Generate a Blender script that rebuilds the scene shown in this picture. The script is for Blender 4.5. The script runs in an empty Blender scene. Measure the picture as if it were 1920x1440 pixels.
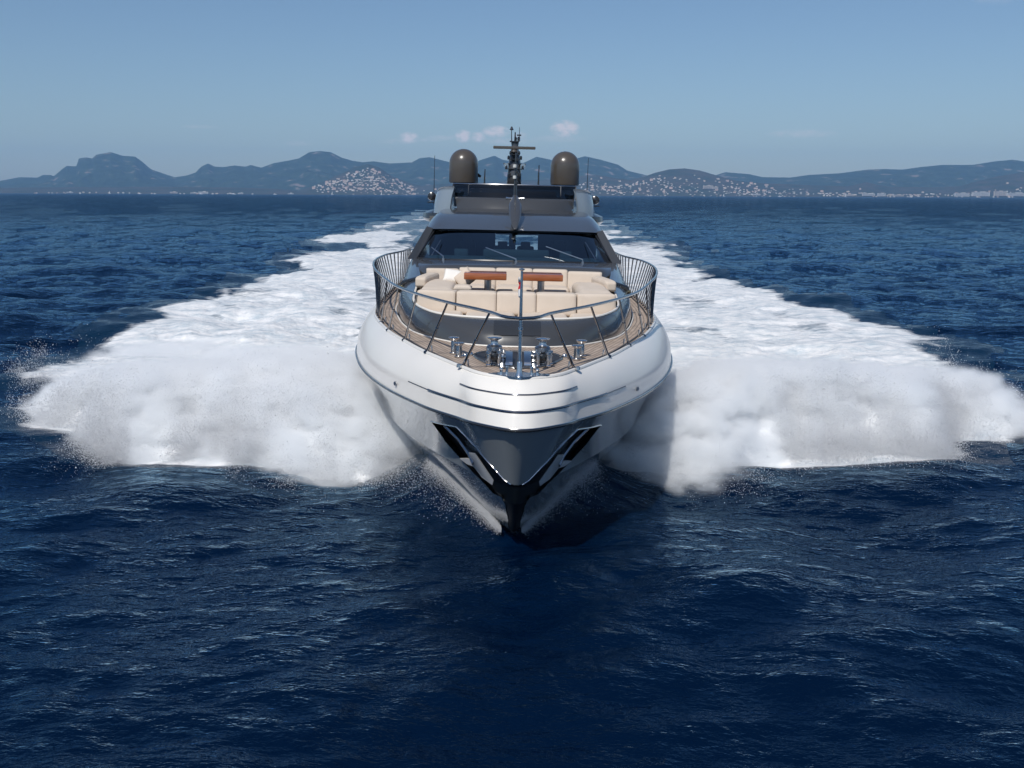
import bpy, bmesh, math, random
import numpy as np
from mathutils import Vector, Matrix
random.seed(7)
RNG = np.random.default_rng(11)
PI = math.pi
S = bpy.context.scene
COL = S.collection

# ------------------------------------------------------------------ camera, world, sun, exposure
CAM_H = 6.1
cd = bpy.data.cameras.new("camera"); cam = bpy.data.objects.new("camera", cd); COL.objects.link(cam)
cam.location = (0, 0, CAM_H)
cd.sensor_width = 36.0; cd.lens = 37.5; cd.clip_start = 0.1; cd.clip_end = 60000
cam.rotation_euler = (Matrix.Rotation(math.radians(90 - 10.065), 3, 'X') @ Matrix.Rotation(math.radians(0.25), 3, 'Z')).to_euler()
S.camera = cam

SUN_DIR = Vector((-0.24, -0.60, 0.77)).normalized()        # towards the sun: behind the camera, a little left
SUN_EL = math.asin(SUN_DIR.z); SUN_AZ = math.atan2(SUN_DIR.x, SUN_DIR.y)
W = bpy.data.worlds.new("World"); S.world = W; W.use_nodes = True
nt = W.node_tree; N = nt.nodes; Lk = nt.links; N.clear()
out = N.new("ShaderNodeOutputWorld"); bg = N.new("ShaderNodeBackground")
sky = N.new("ShaderNodeTexSky"); sky.sky_type = 'NISHITA'; sky.sun_disc = False
sky.sun_elevation = SUN_EL; sky.sun_rotation = SUN_AZ
sky.air_density = 1.0; sky.dust_density = 0.6; sky.ozone_density = 3.0; sky.altitude = 0
tc = N.new("ShaderNodeTexCoord"); sep = N.new("ShaderNodeSeparateXYZ")
Lk.new(tc.outputs['Generated'], sep.inputs[0])
# small fair-weather clouds, low over the coast (part of the sky)
def wmath(op, a, b=None, clamp=False):
    n = N.new("ShaderNodeMath"); n.operation = op; n.use_clamp = clamp
    for i, v in enumerate((a, b)):
        if v is None: continue
        if isinstance(v, (int, float)): n.inputs[i].default_value = v
        else: Lk.new(v, n.inputs[i])
    return n.outputs[0]
az = wmath('ARCTAN2', sep.outputs[0], sep.outputs[1]); el = wmath('ARCSINE', sep.outputs[2])
comb = N.new("ShaderNodeCombineXYZ"); Lk.new(az, comb.inputs[0]); Lk.new(el, comb.inputs[1])
mp = N.new("ShaderNodeMapping"); Lk.new(comb.outputs[0], mp.inputs[0]); mp.inputs['Scale'].default_value = (1, 1.7, 1)
nz = N.new("ShaderNodeTexNoise"); Lk.new(mp.outputs[0], nz.inputs['Vector'])
nz.inputs['Scale'].default_value = 120; nz.inputs['Detail'].default_value = 5; nz.inputs['Roughness'].default_value = 0.6
CLOUDS = [(2.70, 3.40, .85, .48, 1.0), (2.95, 3.50, .35, .25, .8), (-5.55, 2.85, .45, .2, .55), (-5.75, 2.72, .9, .16, .35), (-6.3, 2.7, .8, .12, .25),
          (-5.45, 2.9, .6, .32, .9), (-2.6, 3.00, .50, .36, 1), (-1.85, 2.95, .48, .30, .9), (-3.5, 2.92, 1.2, .16, .22), (-4.4, 2.8, 1.0, .12, .2),
          (-11.1, 2.55, .8, .14, .2), (-.9, 3.25, .8, .34, .85), (.35, 3.05, .45, .2, .4), (-.3, 2.75, 1.8, .2, .25), (2.4, 2.9, 1.6, .2, .22),
          (14.8, 3.1, 1.9, .22, .3), (-16, 3.3, 1.1, .1, .15), (23.5, 9.3, 1.5, .5, .12)]
tot = None
for (a_, e_, wa, we, st) in CLOUDS:
    dx = wmath('DIVIDE', wmath('SUBTRACT', az, math.radians(a_)), math.radians(wa))
    dy = wmath('DIVIDE', wmath('SUBTRACT', el, math.radians(e_)), math.radians(we))
    r2 = wmath('ADD', wmath('MULTIPLY', dx, dx), wmath('MULTIPLY', dy, dy))
    f = wmath('MULTIPLY', wmath('SUBTRACT', 1.0, r2, True), st)
    tot = f if tot is None else wmath('MAXIMUM', tot, f)
nf = wmath('MULTIPLY', wmath('SUBTRACT', nz.outputs['Fac'], 0.32), 5.5)
cl = wmath('MULTIPLY', wmath('MULTIPLY', tot, nf, True), 1.0, True)
hsv = N.new("ShaderNodeHueSaturation"); Lk.new(sky.outputs[0], hsv.inputs['Color'])
hsv.inputs['Hue'].default_value = 0.5; hsv.inputs['Saturation'].default_value = 1.0; hsv.inputs['Value'].default_value = 1.0
tint = N.new('ShaderNodeMix'); tint.data_type = 'RGBA'; tint.blend_type = 'MULTIPLY'; tint.inputs['Factor'].default_value = 1; Lk.new(hsv.outputs[0], tint.inputs[6]); tint.inputs[7].default_value = (.97, 1.05, 1.13, 1)
mixc = N.new("ShaderNodeMix"); mixc.data_type = 'RGBA'; Lk.new(cl, mixc.inputs['Factor']); Lk.new(tint.outputs[2], mixc.inputs[6])
mixc.inputs[7].default_value = (9.3, 9.0, 9.3, 1)
Lk.new(mixc.outputs[2], bg.inputs['Color']); bg.inputs['Strength'].default_value = 0.075
Lk.new(bg.outputs[0], out.inputs[0])
sd = bpy.data.lights.new("sun", 'SUN'); so = bpy.data.objects.new("sun", sd); COL.objects.link(so)
sd.energy = 3.7; sd.angle = math.radians(0.5); sd.color = (1.0, 0.96, 0.90)
so.rotation_euler = SUN_DIR.to_track_quat('Z', 'Y').to_euler(); so.location = (-10, -20, 40)
S.view_settings.view_transform = 'Standard'; S.view_settings.look = 'None'
S.view_settings.exposure = 0.0; S.view_settings.gamma = 1.0
S.cycles.use_denoising = True
S.cycles.max_bounces = 14; S.cycles.volume_bounces = 12; S.cycles.transparent_max_bounces = 16
S.cycles.caustics_reflective = False; S.cycles.caustics_refractive = False
S.cycles.sample_clamp_indirect = 6.0

# ------------------------------------------------------------------ helpers
def tag(o, label=None, cat=None, group=None, kind=None):
    if label: o['label'] = label
    if cat: o['category'] = cat
    if group: o['group'] = group
    if kind: o['kind'] = kind
    return o
def mk(name, verts, faces, m=None, parent=None, smooth=False, loc=None):
    me = bpy.data.meshes.new(name); me.from_pydata([tuple(v) for v in verts], [], [tuple(f) for f in faces]); me.update()
    if smooth: me.shade_smooth()
    o = bpy.data.objects.new(name, me); COL.objects.link(o)
    if m: me.materials.append(m)
    if parent: o.parent = parent
    if loc: o.location = loc
    return o
def fast_mesh(name, V, Q, m=None, parent=None, smooth=True, n=4):
    V = np.asarray(V, np.float32); Q = np.asarray(Q, np.int32)
    me = bpy.data.meshes.new(name); me.vertices.add(len(V)); me.vertices.foreach_set('co', V.ravel())
    me.loops.add(Q.size); me.loops.foreach_set('vertex_index', Q.ravel())
    me.polygons.add(len(Q)); me.polygons.foreach_set('loop_start', np.arange(0, Q.size, n, dtype=np.int32))
    if smooth: me.polygons.foreach_set('use_smooth', np.ones(len(Q), bool))
    me.update(calc_edges=True); me.validate()
    o = bpy.data.objects.new(name, me); COL.objects.link(o)
    if m: me.materials.append(m)
    if parent: o.parent = parent
    return o
def obm(name, bm, m=None, parent=None, smooth=False):
    bmesh.ops.recalc_face_normals(bm, faces=bm.faces)
    me = bpy.data.meshes.new(name); bm.to_mesh(me); bm.free()
    if smooth: me.shade_smooth()
    if smooth == 'auto':
        me.shade_smooth(); me.set_sharp_from_angle(angle=math.radians(35))
    o = bpy.data.objects.new(name, me); COL.objects.link(o)
    if m: me.materials.append(m)
    if parent: o.parent = parent
    return o
def fade(t): return t * t * t * (t * (t * 6 - 15) + 10)
_G = np.random.default_rng(5).random((256, 256)).astype(np.float32)
def vnoise(x, y, o=0):
    x = x + o * 17.31; y = y + o * 9.77
    xi = np.floor(x).astype(np.int64); yi = np.floor(y).astype(np.int64); fx = fade(x - xi); fy = fade(y - yi)
    a = _G[xi & 255, yi & 255]; b = _G[(xi + 1) & 255, yi & 255]; c = _G[xi & 255, (yi + 1) & 255]; d = _G[(xi + 1) & 255, (yi + 1) & 255]
    return (a * (1 - fx) + b * fx) * (1 - fy) + (c * (1 - fx) + d * fx) * fy
def fbm(x, y, oct=4, o=0, gain=.5):
    s = 0; a = 1; t = 0
    for k in range(oct):
        s = s + a * vnoise(x * 2 ** k, y * 2 ** k, o + k * 3); t += a; a *= gain
    return s / t
def interp(x, tab):
    t = np.array(tab, float); return np.interp(x, t[:, 0], t[:, 1])
def sstep(a, b, x):
    t = np.clip((x - a) / (b - a), 0, 1); return t * t * (3 - 2 * t)

# ------------------------------------------------------------------ materials
MAT = {}
def mat(name, col=(.5, .5, .5), rough=.5, metal=0., ior=1.5, coat=0., spec=None):
    m = bpy.data.materials.new(name); m.use_nodes = True; b = m.node_tree.nodes['Principled BSDF']
    b.inputs['Base Color'].default_value = (*col, 1); b.inputs['Roughness'].default_value = rough
    b.inputs['Metallic'].default_value = metal; b.inputs['IOR'].default_value = ior
    b.inputs['Coat Weight'].default_value = coat; b.inputs['Coat Roughness'].default_value = .03
    if spec is not None: b.inputs['Specular IOR Level'].default_value = spec
    MAT[name] = m; return m
def nd(m, t, **k):
    n = m.node_tree.nodes.new(t)
    for a, v in k.items():
        if a in n.inputs: n.inputs[a].default_value = v
        else: setattr(n, a, v)
    return n
def bsdf(m): return m.node_tree.nodes['Principled BSDF']
def vary(m, c1, c2, scale=4, detail=4, bump=0., bscale=None, rough=None, stretch=(1, 1, 1), coord='Object'):
    """two-tone noise on the base colour and a little bump"""
    L = m.node_tree.links; t = nd(m, 'ShaderNodeTexCoord'); mp = nd(m, 'ShaderNodeMapping'); mp.inputs['Scale'].default_value = stretch
    L.new(t.outputs[coord], mp.inputs[0])
    n = nd(m, 'ShaderNodeTexNoise', Scale=scale, Detail=detail); L.new(mp.outputs[0], n.inputs['Vector'])
    r = nd(m, 'ShaderNodeValToRGB'); r.color_ramp.elements[0].color = (*c1, 1); r.color_ramp.elements[1].color = (*c2, 1)
    r.color_ramp.elements[0].position = .3; r.color_ramp.elements[1].position = .7
    L.new(n.outputs['Fac'], r.inputs[0]); L.new(r.outputs[0], bsdf(m).inputs['Base Color'])
    if bump:
        n2 = nd(m, 'ShaderNodeTexNoise', Scale=bscale or scale * 6, Detail=4); L.new(mp.outputs[0], n2.inputs['Vector'])
        b = nd(m, 'ShaderNodeBump', Strength=bump, Distance=.01); L.new(n2.outputs['Fac'], b.inputs['Height']); L.new(b.outputs[0], bsdf(m).inputs['Normal'])
    return m

# ------------------------------------------------------------------ sea
def ocean_tile(Ls, n, wind, wdir, rms, lmin, seed, lmax=1e9, spread=2):
    r = np.random.default_rng(seed)
    k = np.fft.fftfreq(n, Ls / n) * 2 * PI; kx, ky = np.meshgrid(k, k, indexing='ij')
    kk = np.hypot(kx, ky); kk[0, 0] = 1
    Lw = wind ** 2 / 9.81; c = (kx * math.cos(wdir) + ky * math.sin(wdir)) / kk
    P = np.exp(-1 / (kk * Lw) ** 2) / kk ** 4 * (np.abs(c) ** spread * .9 + .1) * np.exp(-(kk * lmin / 2 / PI) ** 2)
    P *= (kk > 2 * PI / lmax); P[0, 0] = 0
    h = np.sqrt(P) * (r.normal(size=P.shape) + 1j * r.normal(size=P.shape))
    z = np.fft.ifft2(h).real; s = rms / z.std(); z *= s
    dx = np.fft.ifft2(-1j * kx / kk * h).real * s; dy = np.fft.ifft2(-1j * ky / kk * h).real * s
    return z.astype(np.float32), dx.astype(np.float32), dy.astype(np.float32)
def sample(t, Ls, x, y):
    n = t.shape[0]; u = x / Ls * n; v = y / Ls * n
    ui = np.floor(u).astype(np.int64); vi = np.floor(v).astype(np.int64); fu = (u - ui).astype(np.float32); fv = (v - vi).astype(np.float32)
    a = t[ui % n, vi % n]; b = t[(ui + 1) % n, vi % n]; c = t[ui % n, (vi + 1) % n]; d = t[(ui + 1) % n, (vi + 1) % n]
    return (a * (1 - fu) + b * fu) * (1 - fv) + (c * (1 - fu) + d * fu) * fv
T1 = ocean_tile(61.0, 1024, 4.2, math.radians(100), .088, .28, 3, lmax=11)
T2 = ocean_tile(331.0, 1024, 7.5, math.radians(70), .18, 1.6, 4)
CH = 1.05
def sea(x, y, r):
    f1 = (1 - sstep(110, 420, r)) * (1 + .5 * sstep(25, 70, r)); z = sample(T1[0], 61, x, y) * f1; dx = sample(T1[1], 61, x, y) * f1; dy = sample(T1[2], 61, x, y) * f1
    f2 = (1 - sstep(900, 4000, r)) * (1 - .15 * np.exp(-((r - 14) / 22) ** 2))
    z = z + sample(T2[0], 331, x, y) * f2; dx = dx + sample(T2[1], 331, x, y) * f2; dy = dy + sample(T2[2], 331, x, y) * f2
    return x + CH * dx, y + CH * dy, z

WL = [(22.6, 0), (23.3, 6.5), (23.9, 9.3), (25.8, 10.6), (27, 12.3), (29, 13.8), (30, 12.9), (32.5, 13.5), (35, 16.6), (38, 17.3), (45, 17.6), (52, 18.4), (60, 18.0), (73, 19.2), (82, 20.7), (88, 18.5), (109, 23.5), (125, 21.5), (156, 29), (175, 25), (215, 31), (250, 26), (393, 31), (800, 22), (1500, 10)]
WR = [(22.6, 0), (23.3, 6.0), (24.05, 10.3), (25.6, 10.9), (26.1, 12.8), (28, 13.6), (33, 14.6), (38, 15.8), (46, 17.3), (55, 16.2), (68, 17.3), (77, 17.2), (88, 15), (115, 19.2), (134, 20.6), (141, 17), (182, 19.4), (265, 20.4), (400, 26), (800, 22), (1500, 10)]
def foam_mask(x, y):
    """0..1 cover of white water on the sea around and behind the yacht"""
    ax = np.abs(x); w = np.where(x < 0, interp(y, WL), interp(y, WR))
    rag = (fbm(x * .16, y * .10, 4, 3) - .5) * (1.6 + .04 * np.clip(y - 40, 0, 200)) * 2.2 + (fbm(x * .9, y * .5, 3, 9) - .5) * 1.6
    e = w + rag * sstep(23.5, 30, y) - ax
    m = sstep(-1.5, 1.5 + .03 * np.clip(y - 30, 0, 300), e)
    core = 1 - .42 * sstep(45, 140, y) * (fbm(x * .12, y * .05, 3, 40) > 0) * sstep(.38, .6, fbm(x * .14, y * .045, 4, 41)) - .25 * sstep(60, 300, y) - .34 * sstep(.50, .66, fbm(x * .30, y * .16, 4, 51)) * sstep(28, 50, y)
    return m * core * sstep(22.7, 23.6, y + (fbm(x * .8, y * .8, 3, 21) - .5) * 1.2), e
na, rows = 1500, 1400
ang = np.linspace(-math.radians(46), math.radians(46), na)
inv = np.linspace(1 / 6.0, 1 / 14000.0, rows); rr = 1 / inv
A, R = np.meshgrid(ang, rr, indexing='xy')
X = (R * np.sin(A)).astype(np.float64); Y = R * np.cos(A)
sx, sy, sz = sea(X, Y, R)
fm, fe = foam_mask(X, Y)
lump = (fbm(X * .9, Y * 1.1, 5, 5, .6) - .4) * .34 + (fbm(X * .25, Y * .22, 3, 8) - .45) * .6
hxw = np.interp(Y, [18.2, 18.9, 19.6, 20.5, 21.5, 23, 25, 27], [.0, .22, .62, 1.1, 1.5, 2.2, 2.7, 3.1]); axx = np.abs(X)
sz = sz + np.interp(Y, [18.0, 18.8, 19.5, 20.3, 21.2, 22.4, 24, 27], [0, .12, .42, .78, .95, .75, .35, 0]) * np.exp(-np.clip(axx - hxw, 0, 9) / np.interp(Y, [18, 20, 22], [.18, .4, .8])) * (axx < 6)
sz = sz * (1 - .4 * fm) + fm * lump * sstep(0, 3, fe) * (1 - sstep(120, 500, R))
V = np.stack([sx, sy, sz], -1).reshape(-1, 3)
idx = np.arange(rows * na).reshape(rows, na)
Q = np.stack([idx[:-1, :-1], idx[:-1, 1:], idx[1:, 1:], idx[1:, :-1]], -1).reshape(-1, 4)
fq = fm.reshape(-1)[Q].max(1) > .02

def sea_nodes(m, foam=False):
    L = m.node_tree.links; B = bsdf(m)
    geo = nd(m, 'ShaderNodeNewGeometry')
    def noise(scale, detail, st, rough=.55):
        mp = nd(m, 'ShaderNodeMapping'); mp.inputs['Scale'].default_value = st; mp.inputs['Rotation'].default_value = (0, 0, .25); L.new(geo.outputs['Position'], mp.inputs[0])
        n = nd(m, 'ShaderNodeTexNoise', Scale=scale, Detail=detail, Roughness=rough); L.new(mp.outputs[0], n.inputs['Vector']); return n.outputs['Fac']
    return L, B, geo, noise
mw = mat('sea_water', (.0002, .0065, .023), .05, ior=1.333, spec=.30); bsdf(mw).inputs['Specular Tint'].default_value = (.50, .84, 1.0, 1)
L, B, geo, noise = sea_nodes(mw)
b1 = nd(mw, 'ShaderNodeBump', Strength=1.0, Distance=.17); L.new(noise(1.1, 5, (.8, 1.5, 1), .62), b1.inputs['Height'])
b2 = nd(mw, 'ShaderNodeBump', Strength=1.0, Distance=1.1); L.new(noise(.34, 5, (.7, 1.5, 1), .55), b2.inputs['Height']); 
cdist = nd(mw, 'ShaderNodeCameraData')
# the long-wave bump takes over where the mesh no longer carries waves (by world distance from the bow)
dl = nd(mw, 'ShaderNodeVectorMath', operation='LENGTH'); L.new(geo.outputs['Position'], dl.inputs[0])
mr = nd(mw, 'ShaderNodeMapRange'); mr.inputs[1].default_value = 60; mr.inputs[2].default_value = 400; mr.inputs[3].default_value = 0.0; mr.inputs[4].default_value = 1.0
L.new(dl.outputs['Value'], mr.inputs[0]); L.new(mr.outputs[0], b2.inputs['Strength'])
L.new(b2.outputs[0], b1.inputs['Normal'])
# slope spread of the small waves, growing where single ripples are no longer carried by the surface
mpn = nd(mw, 'ShaderNodeMapping'); mpn.inputs['Scale'].default_value = (.8, 1.3, 1); mpn.inputs['Rotation'].default_value = (0, 0, .25); L.new(geo.outputs['Position'], mpn.inputs[0])
def vm(op, a, b):
    n = nd(mw, 'ShaderNodeVectorMath', operation=op)
    for i, v in enumerate((a, b)):
        if v is None: continue
        if isinstance(v, tuple): n.inputs[i].default_value = v
        else: L.new(v, n.inputs[i])
    return n.outputs[0]
acc = None
for sc_, kx_ in ((2.2, .55), (.5, .45), (.13, .30)):
    nn_ = nd(mw, 'ShaderNodeTexNoise', Scale=sc_, Detail=3., Roughness=.6); L.new(mpn.outputs[0], nn_.inputs['Vector'])
    v_ = vm('MULTIPLY', vm('SUBTRACT', nn_.outputs['Color'], (.5, .5, .5)), (kx_ * 1.8, kx_ * 3.2, 0)); acc = v_ if acc is None else vm('ADD', acc, v_)
mk_ = nd(mw, 'ShaderNodeMapRange'); mk_.inputs[1].default_value = 30; mk_.inputs[2].default_value = 380; mk_.inputs[3].default_value = .10; mk_.inputs[4].default_value = 1.0; L.new(dl.outputs['Value'], mk_.inputs[0])
sc2 = nd(mw, 'ShaderNodeVectorMath', operation='SCALE'); L.new(acc, sc2.inputs[0]); L.new(mk_.outputs[0], sc2.inputs['Scale'])
nrm = nd(mw, 'ShaderNodeVectorMath', operation='NORMALIZE'); L.new(vm('ADD', b1.outputs[0], sc2.outputs[0]), nrm.inputs[0]); L.new(nrm.outputs[0], B.inputs['Normal'])
# glossy tint and Fresnel cut put a weaker, bluer sky reflection into the sea
dif = nd(mw, 'ShaderNodeBsdfDiffuse'); dif.inputs[0].default_value = (.0002, .0058, .022, 1); glo = nd(mw, 'ShaderNodeBsdfGlossy', Roughness=.05); glo.inputs[0].default_value = (.54, .80, 1.0, 1)
fre = nd(mw, 'ShaderNodeFresnel'); fre.inputs[0].default_value = 1.333; mxw = nd(mw, 'ShaderNodeMixShader')
for n_ in (dif, glo, fre): L.new(nrm.outputs[0], n_.inputs['Normal'])
frm = nd(mw, 'ShaderNodeMath', operation='MULTIPLY'); frm.inputs[1].default_value = .85; L.new(fre.outputs[0], frm.inputs[0])
L.new(frm.outputs[0], mxw.inputs[0]); L.new(dif.outputs[0], mxw.inputs[1]); L.new(glo.outputs[0], mxw.inputs[2]); L.new(mxw.outputs[0], mw.node_tree.nodes['Material Output'].inputs[0])
mw.node_tree.nodes.remove(cdist)

mf = mat('white_water', (.8, .82, .84), .6)
L, B, geo, noise = sea_nodes(mf)
at = nd(mf, 'ShaderNodeAttribute', attribute_name='foam')
def m2(op, a, b, clamp=False):
    n = nd(mf, 'ShaderNodeMath', operation=op); n.use_clamp = clamp
    for i, v in enumerate((a, b)):
        if isinstance(v, (int, float)): n.inputs[i].default_value = v
        else: L.new(v, n.inputs[i])
    return n.outputs[0]
nA = noise(.45, 8, (.45, 1, 1), .72); nB = noise(1.7, 8, (.45, 1, 1), .74)
pat = m2('ADD', m2('MULTIPLY', nA, .6), m2('MULTIPLY', nB, .4))
cov = m2('MULTIPLY', m2('SUBTRACT', m2('ADD', pat, m2('MULTIPLY', at.outputs['Fac'], .75)), .82), 5.5, True)
wat = nd(mf, 'ShaderNodeBsdfPrincipled', Roughness=.08, IOR=1.333); wat.inputs['Base Color'].default_value = (.002, .018, .045, 1); wat.inputs['Specular IOR Level'].default_value = .22
b1 = nd(mf, 'ShaderNodeBump', Strength=1, Distance=.12); L.new(noise(1.3, 6, (.8, 1.2, 1), .65), b1.inputs['Height'])
L.new(b1.outputs[0], wat.inputs['Normal']); L.new(b1.outputs[0], B.inputs['Normal'])
cr = nd(mf, 'ShaderNodeValToRGB'); cr.color_ramp.elements[0].color = (.46, .53, .58, 1); cr.color_ramp.elements[1].color = (.85, .845, .84, 1)
cr.color_ramp.elements[0].position = .36; cr.color_ramp.elements[1].position = .60
L.new(nB, cr.inputs[0]); L.new(cr.outputs[0], B.inputs['Base Color'])
mx = nd(mf, 'ShaderNodeMixShader'); L.new(cov, mx.inputs[0]); L.new(wat.outputs[0], mx.inputs[1]); L.new(B.outputs[0], mx.inputs[2])
L.new(mx.outputs[0], mf.node_tree.nodes['Material Output'].inputs[0])

def submesh(name, V, Q, m, extra=None):
    u, inv_ = np.unique(Q, return_inverse=True)
    o = fast_mesh(name, V[u], inv_.reshape(Q.shape), m)
    if extra is not None:
        a = o.data.attributes.new('foam', 'FLOAT', 'POINT'); a.data.foreach_set('value', extra.reshape(-1)[u].astype(np.float32))
    return o
o = submesh('wake_foam', V, Q[fq], mf, fm)
tag(o, 'broad white foaming wake spreading behind and beside the speeding motor yacht', 'wake', kind='stuff')
# the rest of the sea (outside the finely waved fan) as a coarse ring of the same water
Vw, Qw = V, Q[~fq]
na2 = 120; an2 = np.linspace(math.radians(46), math.radians(314), na2); r2 = np.concatenate([np.linspace(6, 200, 60), np.geomspace(220, 14000, 40)])
A2, R2 = np.meshgrid(an2, r2, indexing='xy'); X2, Y2 = R2 * np.sin(A2), R2 * np.cos(A2)
i2 = np.arange(len(r2) * na2).reshape(len(r2), na2) + len(V)
Q2 = np.stack([i2[:-1, :-1], i2[:-1, 1:], i2[1:, 1:], i2[1:, :-1]], -1).reshape(-1, 4)
V2 = np.stack([X2, Y2, sample(T2[0], 331, X2, Y2) * (1 - sstep(200, 900, R2))], -1).reshape(-1, 3)
k0 = len(V) + len(V2); a3 = np.linspace(0, 2 * PI, 61)[:-1]
V3 = np.concatenate([[(0, 0, 0)], np.stack([6.3 * np.sin(a3), 6.3 * np.cos(a3), -.05 + 0 * a3], -1)])
Q3 = np.array([(k0, k0 + 1 + i, k0 + 1 + (i + 1) % 60, k0 + 1 + (i + 2) % 60) for i in range(0, 60, 2)])
o = submesh('sea', np.concatenate([V, V2, V3]), np.concatenate([Qw, Q2, Q3]), mw); tag(o, kind='structure')
del V, Q, X, Y, A, R, sx, sy, sz

# ------------------------------------------------------------------ coast
RIDGE= [(-6463, 99), (-6154, 119), (-5907, 138), (-5676, 181), (-5474, 176), (-5410, 206), (-5306, 207), (-5289, 189), (-5179, 274), (-5127, 310), (-5017, 304), (-4981, 394), (-4894, 407), (-4828, 395), (-4782, 437), (-4609, 468), (-4477, 427), (-4336, 421), (-4254, 362), (-4161, 278), (-4058, 242), (-3896, 189), (-3754, 208), (-3647, 244), (-3583, 310), (-3502, 347), (-3424, 311), (-3320, 306), (-3196, 324), (-3074, 313), (-3012, 331), (-2891, 301), (-2754, 350), (-2459, 405), (-2334, 478), (-2212, 490), (-2090, 479), (-1969, 419), (-1847, 384), (-1725, 366), (-1603, 379), (-1419, 356), (-1162, 369), (-1070, 417), (-959, 430), (-807, 394), (-685, 365), (-562, 359), (-409, 390), (-213, 451), (-115, 403), (117, 368), (270, 441), (386, 417), (540, 382), (717, 419), (826, 449), (1017, 408), (1208, 355), (1313, 289), (1560, 230), (2014, 214), (2332, 240), (2441, 276), (2712, 253), (2873, 218), (3192, 213), (3406, 244), (3754, 264), (4076, 307), (4260, 314), (4474, 309), (4687, 340), (4930, 365), (5279, 366), (5538, 409), (5726, 428), (5862, 411), (6169, 400), (6541, 354)]
NEAR= [(-4762, 17), (-4352, 45), (-3899, 52), (-3446, 58), (-2993, 60), (-2451, 58), (-1999, 47), (-1818, 34), (-1704, 66), (-1589, 119), (-1452, 178), (-1338, 231), (-1225, 258), (-1135, 232), (-1024, 157), (-889, 105), (-776, 78), (-595, 93), (-279, 107), (-8, 126), (354, 137), (579, 164), (715, 174), (850, 152), (986, 135), (1099, 158), (1211, 198), (1323, 225), (1449, 234), (1580, 217), (1717, 178), (1890, 134), (2117, 113), (2525, 97), (2841, 90), (2940, 112), (2997, 126), (3066, 108), (3181, 87), (3565, 84), (3791, 94), (3923, 134), (4100, 179), (4323, 216), (4817, 235)]

def ridge_mesh(name, tab, Yd, depth, m, seed, rough, label_kind='structure', x0=-7500, x1=7500, nx=900, ny=70):
    xs = np.linspace(x0, x1, nx); t = np.linspace(0, 1, ny); Xg, T = np.meshgrid(xs, t, indexing='xy')
    t_ = np.array(tab, float); hh = np.interp(xs, t_[:, 0], t_[:, 1])
    Hg = hh[None, :] * np.ones_like(T)
    n1 = fbm(Xg / 900 + seed, T * depth / 900, 5, seed); ridges = 1 - np.abs(2 * fbm(Xg / 420 + 7, T * depth / 600 + seed, 5, seed + 4) - 1)
    prof = np.where(T < .6, (T / .6), 1 - (T - .6) / .4 * .8); prof = prof ** .8
    z = Hg * prof * (1 - (1 - prof) * (1.35 - 1.3 * ridges) * .8) + (n1 - .5) * rough * 1.6 * sstep(0, .25, T) * np.minimum(1, Hg / 60) * (1 - np.exp(-((T - .6) / .09) ** 2))
    z = z * sstep(-.001, .05, T) - 3 * (T < .001)
    z = np.minimum(z, Hg * 1.0 + (fbm(Xg / 45, T * 0, 3, seed + 9) - .5) * 9 * np.minimum(1, Hg / 150))
    Yg = Yd - .6 * depth + T * depth + (fbm(Xg / 1400, T * 0, 3, seed + 2) - .5) * depth * .25 * (1 - T)
    Xg = Xg * Yg / Yd; V = np.stack([Xg, Yg, z], -1).reshape(-1, 3); i = np.arange(ny * nx).reshape(ny, nx)
    Q = np.stack([i[:-1, :-1], i[:-1, 1:], i[1:, 1:], i[1:, :-1]], -1).reshape(-1, 4)
    o = fast_mesh(name, V, Q, m); tag(o, kind=label_kind)
    return xs, Yg, z, Xg
mm = mat('far_forest', (.05, .06, .04), .95, spec=.1)
vary(mm, (.022, .038, .022), (.125, .10, .075), scale=.006, detail=8, stretch=(1, 1, 2.5), coord='Object')
rr_ = [n for n in mm.node_tree.nodes if n.type == 'VALTORGB'][0].color_ramp; e_ = rr_.elements.new(.62); e_.color = (.035, .055, .03, 1); rr_.elements[0].position = .42; rr_.elements[2].position = .68; rr_.elements[2].color = (.21, .165, .14, 1)
mn = mat('near_hill', (.06, .05, .04), .95, spec=.1)
vary(mn, (.024, .042, .028), (.075, .064, .05), scale=.006, detail=8, stretch=(1, 1, 2), coord='Object')
ridge_mesh('mountains', RIDGE, 12500, 3600, mm, 3, 70)
nxs, nYg, nZ, nXg = ridge_mesh('hills', NEAR, 9200, 1700, mn, 6, 24, x0=-6000, x1=6000, ny=60)
def hill_at(x, t):
    i = np.clip(np.searchsorted(nxs, x), 1, len(nxs) - 1); j = int(np.clip(t * (nZ.shape[0] - 1), 0, nZ.shape[0] - 1))
    return float(nYg[j, i]), float(nZ[j, i]), x * float(nYg[j, i]) / 9200
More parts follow.
